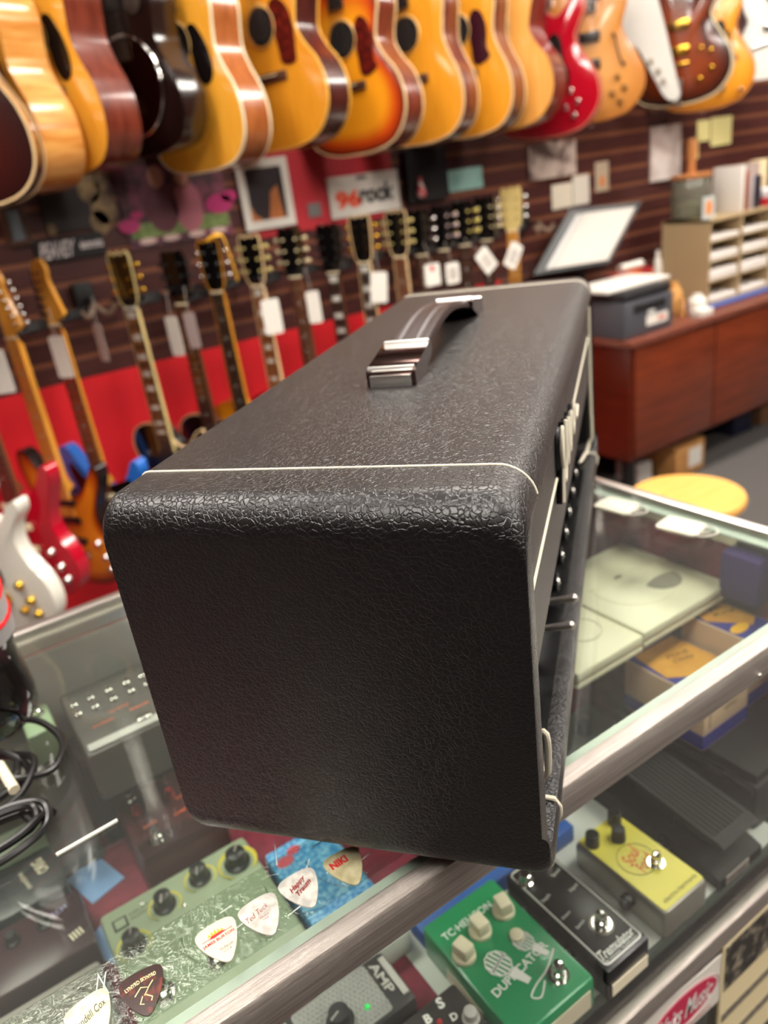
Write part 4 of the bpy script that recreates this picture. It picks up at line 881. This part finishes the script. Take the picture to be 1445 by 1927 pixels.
# electric guitars on the lower row
def electric(label, px, style, finish, neckm, fbm, headm, hstyle, pegm, inlay='dot', nbind=None, guard=None, pkm=blackp, yaw=-56, y0=2.42, lbl_cat='electric guitar', bot=None, nk=None, side=None, bind=None, dx=0, peg='both', dz=0, T=.045, km=chrome, nutm=None):
    p = at(px[0], px[1], y=y0)
    o_ = {'strat': STRAT, 'lp': LESP}[style]; zj, zn = (.33, .33 + (nk or .46)) if style == 'strat' else (.385, .385 + (nk or .38))
    total = zn + (.188 if hstyle == 'strat' else .163)
    bp_ = at(bot[0], bot[1], y=y0) if bot else Vector((p.x + dx, y0, p.z - total + dz))
    t = thing('electric_guitar', label, lbl_cat, bp_, math.radians(yaw))
    o = outline(o_)
    MB().prism(offset(o, -.001), -T / 2 + .001, T / 2, 'y').build('body', side or finish, t)
    dm = .006 if style == 'lp' else .001
    face_mesh(offset(o, -.002), -T / 2, dm, (0, .15), finish, 'body_top', t)
    if bind: ring_strip(o, -T / 2 - .001, -T / 2 + .006, .001, 'binding', bind, t)
    yf = -T / 2 - dm - .0005
    if guard:
        MB().prism(outline([(.03, .325), (-.05, .335), (-.10, .395), (-.118, .380), (-.10, .30), (-.060, .22), (.0, .12), (.09, .055), (.125, .075), (.125, .13), (.095, .20), (.09, .26), (.12, .33), (.11, .345)], 3), yf - .0016, yf, 'y').build('pickguard', guard, t)
    for z in ((.285, .225, .155) if style == 'strat' else (.290, .175)):
        w_, h_ = (.042, .010) if style == 'strat' else (.038, .019)
        MB().box(-w_, w_, yf - .010, yf - .001, z - h_, z + h_, bev=.002).build('pickup', pkm, t)
    MB().box(-.040, .040, yf - .012, yf, .095, .120, bev=.002).build('bridge', km, t)
    for x, z in ((.085, .15), (.105, .105), (.115, .065)) + (() if style == 'strat' else ((.075, .075),)): MB().lathe([(.012, 0), (.010, .012), (.009, .014)], TR(x, yf - .001, z, 0, PI / 2), 16).build('control_knob', km, t)
    MB().sph((.0, 0, -.005), .008, seg=10).build('strap_button', chrome, t)
    neck_parts(t, yf - .006, zj, zn, neckm, fbm, headm, hstyle, pegm, inlay=inlay, nbind=nbind, peg=peg, nutm=nutm)
    MB().box(-.020, .020, .02, .10, zn + .0, zn + .03, bev=.003).cyl((-.030, -.03, zn + .012), (-.030, .05, zn + .012), .006).cyl((.030, -.03, zn + .012), (.030, .05, zn + .012), .006).box(-.036, .036, .045, .055, zn + .006, zn + .018).build('wall_hook', blackm, t)
    a_ = t.rotation_euler.z; d = 2.65 - y0; MB().cyl((0, .02, zn + .012), (d * math.sin(a_), d * math.cos(a_), zn + .012), .007, seg=10).build('hook_arm', blackm, t)
    return t
redf = mat('candy red finish', '#b00824', .12, coat=1); blackf = mat('black gloss finish', '#0c0a0a', .12, coat=1)
electric('ivory white solid body guitar with gold knobs, lowest at the left edge', (-72, 560), 'lp', mat('ivory white finish', '#e4dfd2', .2, coat=.6), mahn, ebony, blackf, 'lp', gold, 'block', y0=2.12, yaw=-50, km=gold, bot=(38, 1178))
electric('candy red double cutaway guitar with dark rosewood neck, left in the lower row', (-62, 520), 'strat', redf, mahn, fretb, redf, 'strat', chrome, y0=2.26, guard=None, pkm=bindw, bot=(98, 1112))
electric('orange sunburst guitar with bright maple neck and black pickups', (2, 520), 'strat', burst('two tone sunburst', '#160604', '#a8480c', '#e08a1c', p=(.12, .3)), mapl, mapl, mapl, 'strat', chrome, y0=2.42, guard=None, peg='right', inlay='dot', bot=(182, 1090))
electric('metallic blue guitar with black pickguard and brown maple neck', (78, 486), 'strat', mat('metallic blue finish', '#2a6cc8', .2, coat=.8), mapl, mat('aged rosewood board', '#7a4422', .4), mapl, 'strat', blackm, y0=2.46, guard=blkg, pkm=bindw, nk=.50)
electric('black single cutaway guitar with ivory bound neck, large block inlays and gold tuners', (232, 472), 'lp', blackf, mahn, fretb, blackf, 'lp', gold, 'block', nbind=mat('aged ivory neck binding', '#c8b47c', .35), bind=bindc, y0=2.40, nutm=inl)
electric('black single cutaway guitar with dark dotted neck and white nut, left of the strapped one', (330, 470), 'lp', blackf, mahn, fretb, blackf, 'lp', blackm, 'dot', y0=2.44, bind=bindc)
electric('amber bodied guitar with a dark neck and a yellow strap at its headstock', (398, 448), 'lp', burst('amber flame top', '#c06a10', '#f0a020', '#f4ac30'), mapl, ebony, blackf, 'lp', chrome, 'dot', nbind=mat('amber neck edge', '#b87a20', .4), y0=2.42)
electric('guitar with trapezoid inlays, light bound brown neck and a blank white tag', (475, 440), 'lp', burst('cherry sunburst top', '#5c0c08', '#c04a14', '#e8952c'), mahn, mat('red brown board', '#6c3a24', .4), blackf, 'lp', mat('aged green tuner', '#b8a868', .4), 'trap', nbind=bindc, y0=2.42)
electric('guitar with plain brown dotted neck behind the narrow white tag', (548, 425), 'lp', mat('walnut finish', '#4a2416', .25, coat=.6), mahn, mat('brown board', '#5c3424', .4), blackf, 'lp', mat('cream tuner', '#c8b890', .4), 'dot', y0=2.42)
electric('guitar with black bound neck and pearl block inlays left of the gold headstock', (620, 420), 'lp', blackf, mahn, ebony, blackf, 'lp', blackm, 'block', y0=2.43)
electric('guitar with large white block inlays and gold tuners on a cream bound headstock', (680, 403), 'lp', burst('gold top', '#a87a24', '#c8983c', '#d0a448'), mahn, ebony, blackf, 'lp', gold, 'block', nbind=bindc, y0=2.42)
electric('guitar with brown neck and pale green tuners, right of the white block inlay guitar', (748, 394), 'lp', mahog, mahn, mat('warm brown board', '#6a3c22', .4), blackf, 'lp', MC['aged green tuner'], 'dot', nbind=bindc, y0=2.42)
names_ = ['short necked guitar with dark headstock, first of the crowded group above the amplifier', 'dark headstock guitar with pearly tuners, second of the crowded group', 'guitar with yellow tuners in the middle of the crowded group', 'guitar with black headstock and cream tuners beside the tilted tags']
for i, (u, v, pm) in enumerate(((790, 392, chrome), (832, 384, mat('pearly tuner', '#b8a09c', .3)), (872, 376, mat('yellow tuner', '#cdb860', .4)), (914, 368, MC['cream tuner']))):
    electric(names_[i], (u, v), 'lp', (mahog, blackf, rosew, mahog)[i], mahn, fretb, blackf, 'lp', pm, 'dot', y0=2.42, dx=.0)
electric('bright chrome tuner guitar with pale headstock, right end of the lower row', (962, 352), 'strat', MC['warm white finish'], mapl, mapl, mat('pale cream headstock', '#c8b070', .35), 'lp', chrome, 'dot', y0=2.42)
# strap over a headstock and the swing tags
v = at(408, 450, y=2.36)
s_ = MB().tube(spline([(v.x - .030, 2.37, v.z + .000), (v.x - .012, 2.35, v.z + .012), (v.x + .012, 2.345, v.z + .008), (v.x + .022, 2.345, v.z - .03), (v.x + .030, 2.345, v.z - .085), (v.x + .036, 2.35, v.z - .13)], 5, False), .009, 8, flat=.3).build('guitar_strap', mat('mustard yellow strap', '#d49a14', .6)); tag(s_, 'mustard yellow strap looped over a black headstock', 'strap')
def swing(label, u, v, w_, h_, rz=0, ry=0, y=2.34, top=None, ls=0, m_=white, red=False):
    p = at(u, v, y=y); t = thing('price_tag', label, 'price tag', p, 0, None, rot=(0, ry, math.radians(rz)))
    MB().prism(rrect(-w_ / 2, w_ / 2, -h_ / 2, h_ / 2, .008), -.0006, .0006, 'y').build('card', m_, t)
    MB().tube([(0, 0, h_ / 2 - .004), (-.006, .01, h_ / 2 + .035), (-.012, .02, h_ / 2 + .075)], .0010, 5).build('string', mat('grey string', '#9a9088', .6), t)
    if ls:
        b = MB()
        for i in range(7): b.box(-w_ * .28, w_ * .28, -.0012, -.0006, -h_ * .28 + i * h_ * .08, -h_ * .28 + i * h_ * .08 + .003)
        b.build('printed_lines', mat('grey brown print', '#948880', .6), t)
    if red: MB().prism(disc(.010, 12, 0, h_ * .28), -.0012, -.0006, 'y').build('red_mark', red_ink, t)
    return t
swing('large blank white tag hanging on the trapezoid inlay guitar', 512, 596, .060, .112, -15)
swing('white tag hanging on the plain brown necked guitar', 591, 578, .045, .105, -35)
swing('white tag hanging right of the white block inlay neck', 713, 541, .060, .105, -25, ry=.12)
swing('small white tag with a red mark above the back edge of the amplifier', 814, 517, .062, .078, -10, red=True)
swing('white barcode tag just right of the red marked tag', 852, 514, .055, .075, -10, ls=1)
swing('white tag tilted to the left beside the chrome tuner guitar', 915, 490, .062, .095, -5, ry=-.62, ls=1)
swing('white tag tilted to the right beside the chrome tuner guitar', 966, 481, .062, .095, -5, ry=.55, ls=1)
swing('narrow white tag seen edge on at the left of the dotted dark neck', 329, 633, .050, .120, -62)
swing('narrow white tag seen edge on at the right of the dotted dark neck', 361, 622, .050, .110, -66, m_=mat('translucent grey card', '#b8a8a4', .5))
swing('white tag behind the brown maple neck of the blue guitar', 115, 672, .055, .120, -55)
swing('blank white tag at the left edge beside the bright maple neck', 0, 700, .055, .120, -35)
swing('thin grey tag hanging on an empty hook', 190, 645, .045, .11, -75, m_=MC['translucent grey card'])
def hook(label, u, v):
    p = at(u, v, y=2.52); t = thing('guitar_hanger', label, 'wall hanger', p)
    MB().box(-.03, .03, .09, .125, -.04, .05, bev=.004).build('base', blackm, t)
    MB().cyl((0, .1, 0), (0, 0, -.01), .007).build('arm', blackm, t)
    MB().tube(spline([(-.055, -.03, -.02), (-.035, -.02, -.045), (-.012, 0, -.03), (0, 0, -.012), (.012, 0, -.03), (.035, -.02, -.045), (.055, -.03, -.02)], 4, False), .008, 8).build('yoke', mat('brown foam', '#7c6654', .7), t)
hook('empty wall hanger between the blue guitar and the gold tuner guitar', 175, 565)
hook('empty wall hanger right of the chrome tuner guitar, above the monitor', 1015, 415)

# ================================================================== THINGS ON THE WALL
WY = 2.648
def poster(name, label, cat, u0, v0, u1, v1, m_, th=.004, y=WY, rot=0, border=None, bw=.02):
    a, b_ = at(u0, v0, y=y), at(u1, v1, y=y); cx, cz = (a.x + b_.x) / 2, (a.z + b_.z) / 2; w_, h_ = abs(b_.x - a.x) / 2, abs(a.z - b_.z) / 2
    t = thing(name, label, cat, (cx, y, cz), 0, None, rot=(0, rot, 0))
    MB().box(-w_, w_, -th, 0, -h_, h_).build('sheet' if not border else 'picture', m_, t)
    if border: MB().box(-w_ - bw, w_ + bw, -th - .008, 0, h_, h_ + bw).box(-w_ - bw, w_ + bw, -th - .008, 0, -h_ - bw, -h_).box(-w_ - bw, -w_, -th - .008, 0, -h_, h_).box(w_, w_ + bw, -th - .008, 0, -h_, h_).build('frame', border, t)
    return t, w_, h_, -th
def blob(t, x, z, rx, rz_, y, m_, name='printed_shape'): MB().prism(disc(rx, 18, x, z, rz_), y - .0012, y, 'y').build(name, m_, t)
t, w_, h_, f = poster('backing_board', 'crimson board mounted on the slatwall behind the framed picture and the sign', 'board', 438, 262, 745, 405, mat('crimson board', '#b01c28', .55), th=.006)
t, w_, h_, f = poster('photo_poster', 'colourful poster of two people among pink and green flowers', 'poster', 210, 318, 438, 440, mat('garden print', '#3c2028', .5, col2='#7c3c50', nscale=20, contrast=(.4, .65)), y=WY - .004)
sk = mat('skin tone print', '#b8806c', .5); mg = mat('magenta flower print', '#b8286c', .5); gn = mat('leaf green print', '#5c7038', .5, col2='#7c8c50', nscale=60)
MB().box(-w_ + .01, w_ - .005, f - .001, f, -h_ + .03, -h_ + .075).build('printed_foliage', gn, t)
blob(t, -.05, -.01, .055, .075, f - .0004, mat('plum shirt print', '#5a2430', .5)); blob(t, -.05, .085, .026, .034, f - .0016, sk)
blob(t, .04, -.015, .050, .080, f - .0004, mat('dusty pink print', '#a8606c', .5)); blob(t, .035, .085, .034, .042, f - .0008, mat('auburn hair print', '#5c3020', .5)); blob(t, .035, .080, .022, .030, f - .0020, sk)
for x, z, r_ in ((-.17, -.05, .035), (-.14, -.02, .02), (.15, -.02, .05), (.19, .00, .03)): blob(t, x, z, r_, r_ * .6, f - .0012, mg)
for x in (-.12, -.04, .05, .13): blob(t, x, -h_ + .020, .03, .010, f - .001, mat('pale petal print', '#c8a8a0', .5))
t, w_, h_, f = poster('framed_picture', 'picture of a musician in a white frame', 'picture', 455, 320, 540, 408, mat('dark stage print', '#2c2024', .4), y=WY - .008, border=mat('white frame', '#dcd6cc', .4), bw=.028)
MB().prism([(-w_, -h_), (-w_, -h_ + .06), (-.05, -h_ + .02), (-.02, -h_)], f - .001, f, 'y').prism([(.0, -h_), (.02, -h_ + .09), (.05, h_ * .3), (w_ - .02, .0), (w_ - .01, -h_)], f - .001, f, 'y').build('printed_figure', mat('warm amber print', '#b86c34', .5), t)
t, w_, h_, f = poster('radio_sign', 'white sign with orange numerals and black lettering', 'sign', 612, 336, 752, 392, mat('off white sign', '#d8d0c6', .4), y=WY - .008, th=.01)
text('lettering', '96', mat('orange letter paint', '#f04a1c', .4), t, TR(-w_ * .5, f - .001, -.01, 0, PI / 2), width=w_ * .7, height=h_ * .9, bold=.05)
text('lettering', 'rock', ink, t, TR(w_ * .32, f - .001, 0, 0, PI / 2), width=w_ * 1.05, height=h_ * .95, bold=.04, shear=.2)
MB().box(w_ * -.2, w_ * .1, f - .001, f, h_ * .72, h_ * .92).build('printed_bar', mat('grey sign print', '#6c625c', .5), t)
poster('black_pouch', 'black pouch hanging between the white sign and the teal card', 'pouch', 752, 285, 838, 372, mat('black fabric', '#0e0a0b', .8), th=.03)
a = at(792, 356, y=2.6); o = MB().lathe([(.014, 0), (.020, .010), (.016, .03), (.008, .05), (.006, .075)], TR(a.x, 2.6, a.z - .03), 14).build('toy_figure', mat('red and white figure', '#b82834', .4, col2='#e0c8c0', nscale=25, contrast=(.5, .55))); tag(o, 'tiny red and white ornament in front of the black pouch', 'ornament')
poster('teal_card', 'pale teal card on the slatwall above the headstocks', 'card', 838, 322, 908, 352, mat('pale teal card', '#8fc0b4', .5, col2='#a8d0c8', nscale=30), y=WY)
poster('grey_card', 'small grey card between the framed picture and the white sign', 'card', 577, 384, 605, 406, mat('grey card stock', '#6c6664', .5), y=WY - .008)
t, w_, h_, f = poster('amp_brand_sign', 'black sign with white angular logo above the left headstocks', 'sign', 62, 462, 198, 470, mat('black sign board', '#120c0e', .4), th=.01)
bpy.data.objects.remove([c for c in t.children][0]); MB().box(-w_, w_, f, 0, -.034, .034).build('sheet', MC['black sign board'], t)
text('lettering', 'PEAVEY', mat('silver grey letters', '#cfc4c4', .4), t, TR(-w_ * .38, f - .001, 0, 0, PI / 2), width=w_ * 1.1, height=.05, shear=.5, bold=.03)
text('lettering', 'electronics', MC['silver grey letters'], t, TR(w_ * .62, f - .001, .004, 0, PI / 2), width=w_ * .68, height=.028, bold=.03)
t, w_, h_, f = poster('photo_poster', 'dark brown poster with tan shapes left of the flower poster', 'poster', 62, 345, 205, 425, mat('dark brown print', '#1c0e0c', .5), y=WY - .002)
for x, z, r_ in ((.06, .04, .035), (.09, -.02, .04), (.10, .05, .02), (.07, -.06, .03), (-.08, -.06, .015)): blob(t, x, z, r_, r_ * 1.2, f, mat('tan shape print', '#8c7048', .5, col2='#5c4830', nscale=30))
t, w_, h_, f = poster('framed_picture', 'small brown framed photo at the left edge under the dark guitar', 'picture', 5, 395, 50, 450, mat('grey blue print', '#6c7478', .5), border=mat('brown frame', '#4a2c1c', .4), bw=.015)
def curled(label, u0, v0, u1, v1, m_, cat='magazine'):
    a, b_ = at(u0, v0, y=2.62), at(u1, v1, y=2.62); w_, h_ = (b_.x - a.x) / 2, (a.z - b_.z) / 2
    t = thing('curled_magazine', label, cat, ((a.x + b_.x) / 2, 2.62, (a.z + b_.z) / 2))
    b = MB(); b.prism([(-w_ + .0, .02)] + [(-w_ + w_ * 2 * i / 10, .02 - .03 * math.sin(PI * i / 10) + .012) for i in range(11)] + [(w_, .024)] + [(w_ - w_ * 2 * i / 10, .026 - .03 * math.sin(PI * i / 10) + .012) for i in range(1, 10)], -h_, h_, 'z', M=TR(0, 0, 0)); b.build('pages', m_, t)
    MB().box(-.01, .01, .0, .028, h_, h_ + .02).build('wall_clip', chrome, t)
    return t, w_, h_
t, w_, h_ = curled('curled glossy magazine with brown and white cover under the red guitar', 1000, 272, 1092, 326, mat('glossy brown cover', '#5c4844', .3, col2='#c8b4a8', nscale=12, contrast=(.4, .6)))
t, w_, h_ = curled('curled white leaflet on the slatwall behind the glass jar', 1232, 238, 1288, 332, mat('white leaflet print', '#b8a49c', .4, col2='#dcd0c8', nscale=14))
poster('note_card', 'cream rounded note card above the monitor, left of the white sheet', 'note', 1037, 349, 1078, 388, mat('cream card', '#d8ccb8', .5), th=.003)
poster('note_card', 'white lined sheet above the monitor', 'note', 1076, 332, 1108, 382, mat('ivory sheet', '#d4cabc', .5), y=WY - .004)
t, w_, h_, f = poster('business_card', 'small card with an orange picture right of the white lined sheet', 'card', 1119, 306, 1145, 358, mat('tan card', '#b8a48c', .5), th=.002); blob(t, 0, -.02, .02, .025, f, mat('orange card print', '#d88850', .5))
ny = mat('pale yellow note', '#dccf8c', .6)
poster('sticky_note', 'large pale yellow sticky note on the slatwall', 'sticky note', 1338, 222, 1374, 270, ny); poster('sticky_note', 'narrower pale yellow note left of the large one', 'sticky note', 1311, 228, 1334, 264, ny); poster('sticky_note', 'pale yellow note low beside the wooden stand, lowest of the yellow notes', 'sticky note', 1294, 262, 1312, 298, ny)

# ================================================================== CREDENZA AND WHAT STANDS ON IT
cwood = mat('red brown cabinet wood', '#5c2410', .35, col2='#702e16', nscale=5, nstretch=(1, 1, 9), coat=.2)
cside = mat('dark red cabinet side', '#4c1608', .35, col2='#5a1c0c', nscale=5, nstretch=(1, 1, 9), coat=.2)
ctop = mat('reddish brown cabinet top', '#6e3a2c', .3, coat=.3)
t = thing('credenza', 'long reddish brown wooden cabinet with three flat doors against the slatwall', 'cabinet', (3.6, 2.35, 0))
KX0, KX1 = 2.53 - 3.6, 4.70 - 3.6
MB().box(KX0, KX1, -.24, .25, .23, .735).build('body', cside, t, smooth=False)
MB().box(KX0 - .012, KX1 + .01, -.262, .255, .735, .763, bev=.004).build('top', ctop, t)
for i in range(3):
    x0 = KX0 + .02 + i * .545
    d = MB().box(x0, x0 + .535, -.254, -.240, .245, .730, bev=.002).build('door', cwood, t)
for x in (KX0 + .06, KX1 - .06):
    for y in (-.18, .20): MB().box(x - .02, x + .02, y - .02, y + .02, 0, .23).build('leg', blackm, t)
CT = .7635
# printer
t = thing('printer', 'dark grey office printer with a white label strip on its front', 'printer', (2.685, 2.30, CT))
pg = mat('dark grey printer plastic', '#4a4a50', .4)
MB().box(-.155, .155, -.165, .165, 0, .150, bev=.010).build('housing', pg, t)
MB().box(-.150, .150, -.160, .160, .152, .190, bev=.012).build('scanner_lid', mat('black printer plastic', '#252528', .4), t)
MB().box(-.100, .100, -.168, -.164, .100, .132).build('output_slot', blackm, t)
MB().box(-.02, .115, -.1675, -.164, .035, .075).build('label_strip', white, t); MB().box(.050, .100, -.1685, -.1675, .048, .064).build('label_print', mat('salmon print', '#c87060', .5), t)
MB().sph((.01, -.166, .088), .016, (1.6, .2, .8)).build('badge', lg_, t)
p_ = MB().box(2.50, 2.90, 2.20, 2.43, CT + .191, CT + .205, bev=.002).build('paper_stack', white); tag(p_, 'stack of white paper lying on top of the dark grey printer', 'paper')
# monitor
BL, BR_, TL = at(1040, 505, y=2.47), at(1143, 489, y=2.42), at(1097, 402, y=2.545)
ux = (BR_ - BL); uy = (TL - BL); un = ux.cross(uy).normalized()
t = thing('monitor', 'black monitor tilted back, showing a blank white screen', 'monitor', BL)
def q3(a_, b_, c_): return ux * a_ + uy * b_ + un * c_
def slab(n_, m_, a0, a1, b0, b1, c0, c1):
    b = MB(); vs = [b.b.verts.new(q3(a_, bb_, c_)) for c_ in (c0, c1) for a_, bb_ in ((a0, b0), (a1, b0), (a1, b1), (a0, b1))]
    for f_ in ((0, 1, 2, 3), (4, 5, 6, 7), (0, 1, 5, 4), (1, 2, 6, 5), (2, 3, 7, 6), (3, 0, 4, 7)): b.b.faces.new([vs[i] for i in f_])
    return b.build(n_, m_, t, smooth=False)
slab('housing', mat('black monitor plastic', '#0f0e10', .35), -.30, 1.08, -.06, 1.12, -.05, -.004)
slab('bezel_edge', lg_, -.12, -.02, 0, 1, -.006, .001)
slab('screen', mat('lit white screen', '#b4aca2', .4, emit=.10), 0, 1, 0, 1, -.004, .002)
md = q3(.5, .3, -.05)
MB().box(md.x - .09, md.x + .09, md.y - .02, md.y + .16, CT - BL.z, CT + .02 - BL.z).cyl(md, (md.x, md.y + .07, CT + .01 - BL.z), .02).build('stand', blackm, t)
# pigeonhole organiser
beige = mat('beige organiser board', '#a8906c', .5)
t = thing('paper_organiser', 'beige pigeonhole paper organiser with white papers in its slots', 'organiser', (3.70, 2.36, CT + .012))
OW, OH = .49, .375
b = MB().box(-OW, OW, .115, .125, 0, OH).box(-OW, -OW + .012, -.13, .115, 0, OH).box(OW - .012, OW, -.13, .115, 0, OH).box(-OW, OW, -.13, .115, OH - .012, OH).box(-OW, OW, -.13, .115, 0, .010)
for i in (1, 2, 3): b.box(-OW + i * OW / 2 - .006, -OW + i * OW / 2 + .006, -.128, .115, .01, OH - .012)
for j in (1, 2, 3): b.box(-OW + .012, OW - .012, -.128, .115, .01 + j * .088, .016 + j * .088)
b.build('carcass', beige, t, smooth=False)
for i in range(4):
    for j in range(4):
        x0 = -OW + i * OW / 2 + .016; z0 = (.0165 if j else .0105) + j * .088
        pr_ = MB().box(x0, x0 + OW / 2 - .032, -.124, .09, z0, z0 + .020 + .012 * ((i * 3 + j * 2) % 3), bev=.001).build('paper_stack', mat('white form paper', '#dcd4cc', .6)); pr_.location = t.location
        tag(pr_, 'pile of white forms in a slot of the beige organiser', 'paper', 'paper piles in the beige organiser')
bl = MB().box(3.18, 4.2, 2.19, 2.50, CT + .0004, CT + .0115, bev=.001).build('blue_mat', mat('blue board', '#3c5494', .5)); tag(bl, 'thin blue board under the beige organiser', 'board')
OT = CT + .012 + OH + .0005
# on the organiser
t = thing('glass_jar', 'large glass jar with olive contents and a round wooden lid', 'jar', (3.30, 2.40, OT))
MB().lathe([(.075, 0), (.088, .01), (.092, .10), (.088, .16), (.080, .175)], seg=28).build('jar_body', glass('jar glass', '#c8ccbc', haze=.45, hazecol='#8c8878'), t)
MB().lathe([(.070, .004), (.078, .01), (.078, .065), (.02, .075)], seg=20).build('contents', mat('olive contents', '#6c6a44', .8, col2='#94906c', nscale=40), t)
MB().lathe([(.085, .176), (.090, .180), (.090, .192), (.02, .194)], seg=28).lathe([(.020, .19), (.018, .24), (.026, .30), (.020, .34)], seg=16).build('wooden_lid', mat('honey wood', '#b0703c', .5), t)
a = at(1298, 360, y=2.24)
t, w_, h_, f = poster('price_card', 'small framed card with orange print leaning in front of the jar', 'card', 1288, 335, 1310, 375, mat('pale blue card', '#b8bcb8', .5), y=2.262); t.location.z = OT + h_ + .001; t.location.x = 3.238; blob(t, 0, 0, w_ * .6, h_ * .7, f, mat('orange card print', '#d88850', .5))
for i, (x, wd, hh, c_, lb) in enumerate(((3.50, .022, .20, '#d8d2ca', 'tall white book standing at the left end on the organiser'), (3.53, .030, .17, '#8c4c30', 'rust brown book next to the tall white book'), (3.57, .030, .15, '#a89c9c', 'pale grey book next to the rust brown book'), (3.62, .05, .145, '#24202c', 'thick dark navy binder on the organiser'))):
    bk = thing('book', lb, 'book', (x, 2.34, OT)); MB().box(-wd / 2, wd / 2, -.075, .075, 0, hh, bev=.002).build('cover', mat('book cover %d' % i, c_, .5), bk); MB().box(-wd / 2 + .002, wd / 2 - .002, -.073, .0765, .003, hh - .003).build('pages', white, bk)
t = thing('gift_box', 'red and white flat box lying on the organiser', 'box', (3.80, 2.34, OT)); MB().box(-.11, .11, -.08, .08, 0, .035, bev=.002).build('tray', mat('red box card', '#b01c28', .5), t); MB().box(-.105, .105, -.078, .078, .036, .07, bev=.002).build('lid', mat('white box card', '#d8d4d8', .5), t); MB().box(-.10, .08, -.082, -.078, .045, .062).build('printed_band', red_ink, t)
t = thing('card_box', 'open cream and brown carton standing behind the red and white box', 'box', (3.86, 2.44, OT)); MB().box(-.085, .02, -.015, .045, 0, .19, bev=.002).build('carton', mat('mauve carton', '#a08c84', .5), t); MB().box(.021, .09, -.012, .045, 0, .20, bev=.002).build('carton_flap', mat('cream carton', '#d8c49c', .5), t)
# small things between printer and organiser
for nm, lb, u, v, y_, r_, hh, mm in (('wooden_cup', 'honey coloured wooden cup between printer and organiser', 1268, 580, 2.30, .035, .14, mat('honey wood cup', '#c8904c', .5)), ('white_bottle', 'squat white plastic bottle in front of the organiser', 1312, 572, 2.20, .040, .085, white), ('lotion_bottle', 'slim white bottle with clear cap behind the printer', 1238, 470, 2.50, .020, .26, white), ('cardboard_tube', 'short tan tube beside the wooden cup', 1282, 585, 2.22, .018, .09, cork)):
    p = at(u, v, y=y_); o = MB().lathe([(r_ * .9, 0), (r_, .004), (r_, hh * .7), (r_ * .7, hh * .85), (r_ * .5, hh * .87), (r_ * .5, hh)], TR(p.x, y_, CT + .0004), 18).build(nm, mm); tag(o, lb, 'cup' if 'cup' in nm else 'tube' if 'tube' in nm else 'bottle')
o = MB().box(3.02, 3.10, 2.12, 2.18, CT + .0004, CT + .03, bev=.003).build('tissue_pack', white); tag(o, 'small white pack lying in front of the wooden cup', 'pack')
o = MB().cyl((2.93, 2.50, CT + .22), (3.08, 2.50, CT + .22), .018).build('paper_roll', white); tag(o, 'white paper roll lying on the boxes behind the printer', 'paper roll')
o = MB().box(2.86, 3.12, 2.46, 2.54, CT + .0004, CT + .2015, bev=.004).build('card_box', mat('orange red box', '#b8501c', .5, col2='#8c1820', nscale=12, contrast=(.48, .52))); tag(o, 'orange and red box behind the printer carrying the paper roll', 'box')
# under the cabinet and on the floor
def fbox(label, x0, x1, y0, y1, h_, m_, lb=None, name='cardboard_box'):
    t = thing(name, label, 'box', ((x0 + x1) / 2, (y0 + y1) / 2, .0004)); w_, l_ = (x1 - x0) / 2, (y1 - y0) / 2
    MB().box(-w_, w_, -l_, l_, 0, h_, bev=.003).build('carton', m_, t)
    MB().box(-w_ - .0005, w_ + .0005, -.02, .02, h_ - .02, h_ + .0006).build('packing_tape', mat('tan tape', '#b08850', .4), t)
    if lb: MB().box(w_ * -.1, w_ * .8, -l_ - .001, -l_, h_ * .2, h_ * .8).build('shipping_label', white, t)
    return t
p = at(1262, 898, z=0)
fbox('kraft cardboard box with white labels on the floor below the cabinet', p.x - .02, p.x + .20, p.y - .04, p.y + .18, .16, cork, True)
p = at(1205, 905, z=0)
fbox('low white carton on the floor left of the kraft box', p.x - .04, p.x + .06, p.y - .02, p.y + .12, .09, mat('white carton', '#d4ccc4', .6))
p = at(1380, 822, z=0)
t = fbox('navy blue box under the right end of the cabinet', p.x, p.x + .16, p.y, p.y + .12, .17, mat('navy box card', '#20203c', .6), name='navy_box')
p = at(1432, 800, z=0)
fbox('tan cardboard box at the right edge behind the navy box', p.x, p.x + .25, p.y + .0, p.y + .2, .20, mat('tan box card', '#8c6444', .7))
# stool
t = thing('stool', 'round honey coloured wooden stool behind the end of the showcase', 'stool', (1.655, 1.19, 0))
MB().lathe([(.135, .595), (.148, .600), (.150, .612), (.146, .620), (.001, .6205)], seg=48).build('seat', mat('honey stool wood', '#d89a48', .4, col2='#e2aa5c', nscale=8, nstretch=(1, 8, 1)), t)
for a_ in (45, 135, 225, 315):
    q = math.radians(a_); MB().cyl((.10 * math.cos(q), .10 * math.sin(q), .597), (.17 * math.cos(q), .17 * math.sin(q), 0), .014, .012).build('leg', MC['honey stool wood'], t)
MB().tube([(.135 * math.cos(q / 24 * 2 * PI), .135 * math.sin(q / 24 * 2 * PI), .25) for q in range(24)], .007, 8, True).build('foot_ring', blackm, t)
